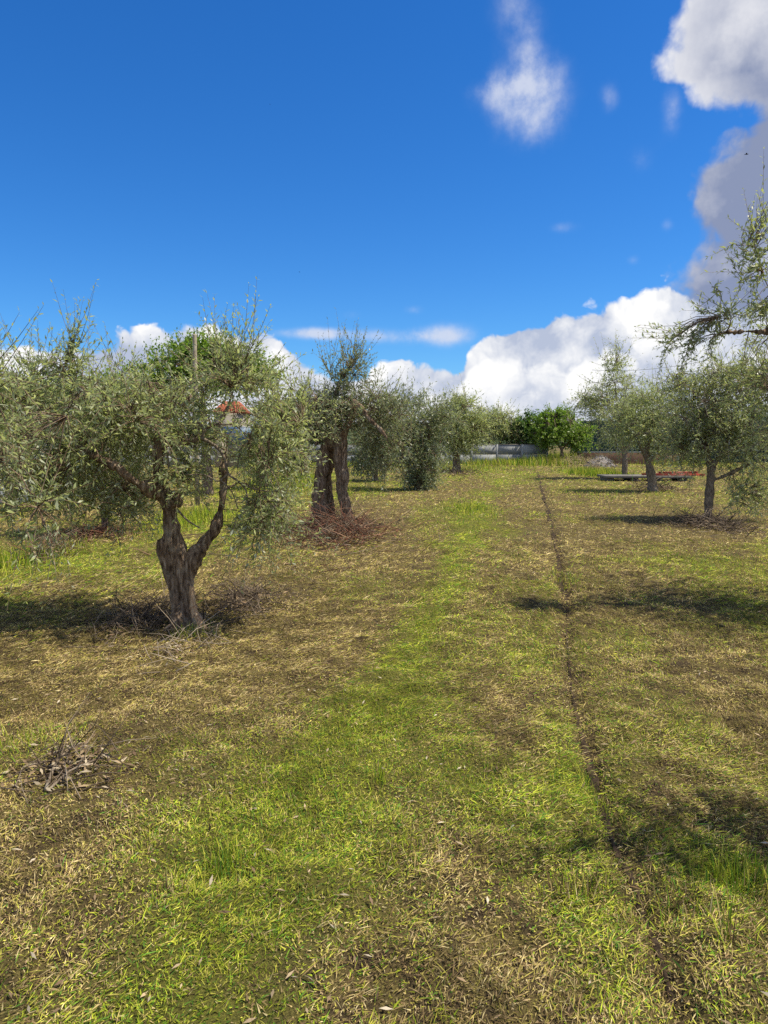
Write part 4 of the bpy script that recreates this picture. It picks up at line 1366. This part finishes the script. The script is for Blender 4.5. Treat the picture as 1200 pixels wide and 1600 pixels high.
# white garden wall at left, nearer
wL = G(-60, 785)
root = empty('white_wall', wL, 'short bright white wall showing through the leaves at the left edge', 'wall')
bg_ = Bag()
bg_.box((.9, 0, .27), (3.0, .22, .58))
bg_.build('wall_body', M_WHITE, root, bevel=.012)
bg_ = Bag()
bg_.box((.9, 0, .595), (3.1, .3, .06))
bg_.build('coping', M_WHITE, root, bevel=.01)

# tiled hut
M_RENDER = plain_material('old_render', (0.22, 0.20, 0.17), (0.34, 0.31, 0.27), 1.2, 0.9, 0.15, 0.004)
DH = 48.0
hc = np.array([(360 - 600) / FPX * DH, DH, 0.0])
k = DH / FPX
root = empty('tiled_hut', hc, 'small hut with a red tiled hip roof and blue door screen behind the forked olive', 'hut')
W_, H_ = 2.0, CAM_H + (692 - 646) * k
bg_ = Bag()
bg_.box((0, 1.0, H_ / 2), (W_, 2.0, H_))
bg_.build('wall', M_RENDER, root)
rt = CAM_H + (692 - 628) * k
e = W_ / 2 + .14
bg_ = Bag()
bg_.add([(-e, -.14, H_), (e, -.14, H_), (e, 2.14, H_), (-e, 2.14, H_), (-.52, .85, rt), (.52, .85, rt), (.52, 1.2, rt), (-.52, 1.2, rt)],
        [(0, 3, 2, 1), (4, 5, 6, 7), (0, 1, 5, 4), (1, 2, 6, 5), (2, 3, 7, 6), (3, 0, 4, 7)])
roof = bg_.build('roof', M_TILE, root)
bg_ = Bag()
for i in range(15):
    t = (i + .5) / 15
    xb, xt = -e + 2 * e * t, -.52 + 1.04 * t
    bg_.tube([(xb, -.16, H_ + .02), ((xb + xt) / 2, .345, (H_ + rt) / 2 + .02), (xt, .85, rt + .02)], [.055, .055, .045], 6)
tl = bg_.build('tile_rows', M_TILE, roof, True)
tl['kind'] = 'stuff'
bg_ = Bag()
bg_.box((.45, -.03, H_ - 1.45), (1.9, .05, 1.15))
bg_.build('screen', M_BLUE, root)
bg_ = Bag()
bg_.box((-.55, -.03, .95), (.8, .06, 1.9))
bg_.build('door', M_POST, root)

# the post by the broadleaf tree
DP = G(309, 790)[1]
p0, p1 = P(309, 790, DP), P(309, 522, DP)
bg_ = Bag()
bg_.tube([(0, 0, -.05), (0, 0, 1.5), (.02, 0, p1[2] - .03), (.02, 0, p1[2])], [.062, .058, .052, .045], 10)
o = bg_.build('post', M_POST, None, True)
o.location = (p0[0], DP, 0)
tag(o, 'tall weathered wooden post rising out of the bright green tree', 'post')

# green net windbreak
DN = 60.0
xa, xb_ = (905 - 600) / FPX * DN, (1420 - 600) / FPX * DN
root = empty('net_fence', ((xa + xb_) / 2, DN, 0), 'tall dark green windbreak net on posts behind the right row', 'fence')
ox = (xa + xb_) / 2
top = CAM_H + (692 - 657) * DN / FPX
nx_ = 160
gxn = np.linspace(xa - ox, xb_ - ox, nx_)
rows = []
for f in np.linspace(0, 1, 8):
    rows.append(np.c_[gxn, .05 + .05 * np.sin(gxn * 2.1 + f * 3) * math.sin(f * 3.14), 0 * gxn + .05 + (top - .05) * f - .06 * np.abs(np.sin(gxn * math.pi / 3.0)) * f])
vv = np.vstack(rows)
ii = np.arange(len(vv)).reshape(8, nx_)
link('net', mesh_np('net', vv, None, np.stack([ii[:-1, :-1], ii[:-1, 1:], ii[1:, 1:], ii[1:, :-1]], -1).reshape(-1, 4), True), M_NET, root)
mpost = None
for i in range(int((xb_ - xa) / 3) + 1):
    if mpost is None:
        bg_ = Bag()
        bg_.tube([(0, 0, -.05), (0, 0, 1.7), (0, 0, top + .15)], [.05, .05, .045], 8)
        mpost = bg_.mesh('post', True)
        mpost.materials.append(M_STEEL)
    o = link('post', mpost, None, root)
    o.location = (xa + i * 3 - ox, -.08, 0)
for z in (1.1, 2.0, top - .06):
    bg_ = Bag()
    bg_.tube([(xa - ox, -.14, z), (0, -.14, z - .02), (xb_ - ox, -.14, z)], [.012] * 3, 5)
    bg_.build('wire', M_STEEL, root)

# low reddish wall in front of the net
DB = 56.0
root = empty('low_wall', ((985 - 600) / FPX * DB, DB, 0), 'low weathered reddish wall with pale coping below the green net', 'wall')
M_OLDRED = plain_material('old_red_render', (0.16, 0.09, 0.06), (0.30, 0.18, 0.12), 1.2, .9, .15, .004)
bg_ = Bag()
bg_.box((0, 0, .42), (8.0, .25, .9))
bg_.build('wall_body', M_OLDRED, root, bevel=.02)
bg_ = Bag()
bg_.box((0, 0, .9), (8.1, .34, .07))
bg_.build('coping', M_CONCRETE, root, bevel=.01)

# rubble mound
c0 = G(938, 729)
root = empty('rubble_mound', c0, 'grey mound of gravel rubble beside the dry weeds', 'rubble mound')
nu, nv = 36, 14
vv = []
for j in range(nv):
    for i in range(nu):
        a, r_ = i * 2 * math.pi / nu, 1 - j / (nv - 1)
        bx, by = math.cos(a) * r_ * 1.05, math.sin(a) * r_ * 1.3
        vv.append((bx, by, .72 * (1 - r_ ** 1.6)))
vv = np.array(vv)
vv[:, 2] += .16 * (fbm2(vv[:, 0] * 4 + 7, vv[:, 1] * 4, 4, .6) - .5) - .03
qq = [(j * nu + i, j * nu + (i + 1) % nu, (j + 1) * nu + (i + 1) % nu, (j + 1) * nu + i) for j in range(nv - 1) for i in range(nu)]
link('heap', mesh_np('heap', vv, None, qq, True), M_RUBBLE, root)
bg_ = Bag()
for i in range(160):
    a, r_ = rng.random() * 6.283, math.sqrt(rng.random())
    s = rng.uniform(.03, .1)
    bg_.box((math.cos(a) * r_ * 1.1, math.sin(a) * r_ * 1.35, .72 * (1 - min(1, r_) ** 1.6) + .02), (s, s * rng.uniform(.6, 1.2), s * .7), rng.random() * 3, s * .12)
o = bg_.build('stones', M_RUBBLE, root)
o['kind'] = 'stuff'

# platform with red beams
pc = G(1012, 752)
dpl = pc[1]
k = dpl / FPX
root = empty('flat_platform', (pc[0], dpl + .6, 0), 'low grey concrete platform on dark blocks behind the V forked olive', 'platform', rz=R(-3))
bg_ = Bag()
bg_.box((0, 0, .185), (3.5, 1.6, .09))
bg_.build('deck', M_GREY, root, bevel=.01)
for xx in (-1.5, -.5, .5, 1.5):
    bg_ = Bag()
    bg_.box((xx, 0, .06), (.3, 1.2, .16))
    bg_.build('block', M_RUBBLE, root, bevel=.01)
for i, (ox_, oy_, oz, ln_, rz, lab) in enumerate([(1.25, -.55, .27, 2.3, .03, 'front red painted beam lying on the grey platform'), (1.2, -.2, .27, 2.2, .06, 'middle red painted beam lying on the grey platform'),
                                                 (1.0, .15, .27, 2.0, .02, 'rear red painted beam lying on the grey platform'), (1.35, -.38, .355, 1.7, .08, 'topmost red painted beam resting across two others')]):
    bg_ = Bag()
    for dz_, hh, ww in ((0, .012, .1), (.034, .056, .02), (.068, .012, .1)):
        bg_.box((0, 0, dz_ - .034), (ln_, ww, hh))
    o = bg_.build('steel_beam', M_RED)
    o.location = (pc[0] + ox_, dpl + .6 + oy_, oz)
    o.rotation_euler = (0, 0, rz)
    tag(o, lab, 'beam', 'red beams on the platform')

# overhead cable on two poles hidden in the trees
DCb = 45.0
pa, pb = P(925, 578, DCb + 4), P(1110, 562, DCb - 4)
bg_ = Bag()
t = np.linspace(0, 1, 20)[:, None]
pts = pa * (1 - t) + pb * t - np.array([0, 0, .25]) * 4 * t * (1 - t)
bg_.tube(pts, [.012] * 20, 5)
tag(bg_.build('overhead_cable', M_STEEL), 'thin cable crossing the white cloud above the right row', 'cable')

# birds high up
for px, py, dist_, s, lab in [(1167, 241, 60, .42, 'dark bird gliding before the grey cloud at the upper right'), (468, 425, 70, .2, 'tiny dark bird low in the blue sky above the left trees'), (422, 163, 80, .16, 'tiny dark bird high in the blue sky at left')]:
    p = P(px, py, dist_)
    bg_ = Bag()
    bg_.tube([(-.0, -.30 * s, 0), (0, -.15 * s, 0), (0, .1 * s, 0), (0, .3 * s, .02 * s), (0, .5 * s, 0)], [.02 * s, .07 * s, .08 * s, .05 * s, .01 * s], 8)
    for sg in (-1, 1):
        bg_.add([(0, -.08 * s, .02 * s), (0, .16 * s, .02 * s), (sg * .32 * s, .2 * s, .13 * s), (sg * .34 * s, .02 * s, .13 * s), (sg * .62 * s, .02 * s, .06 * s),
                 (0, -.08 * s, .035 * s), (0, .16 * s, .035 * s), (sg * .32 * s, .2 * s, .14 * s), (sg * .34 * s, .02 * s, .14 * s)],
                [(0, 1, 2, 3), (5, 8, 7, 6)], [(3, 2, 4), (8, 4, 7), (1, 6, 7), (0, 3, 8), (1, 7, 2), (0, 8, 5)])
    o = bg_.build('bird', M_DARK, None, True)
    o.location = p
    o.rotation_euler = (0, 0, R(70))
    tag(o, lab, 'bird', 'birds in the sky')

print('TRIS', sum(len(p.loops) - 2 * len(p.polygons) for p in {o.data for o in scene.objects if o.type == 'MESH'}))
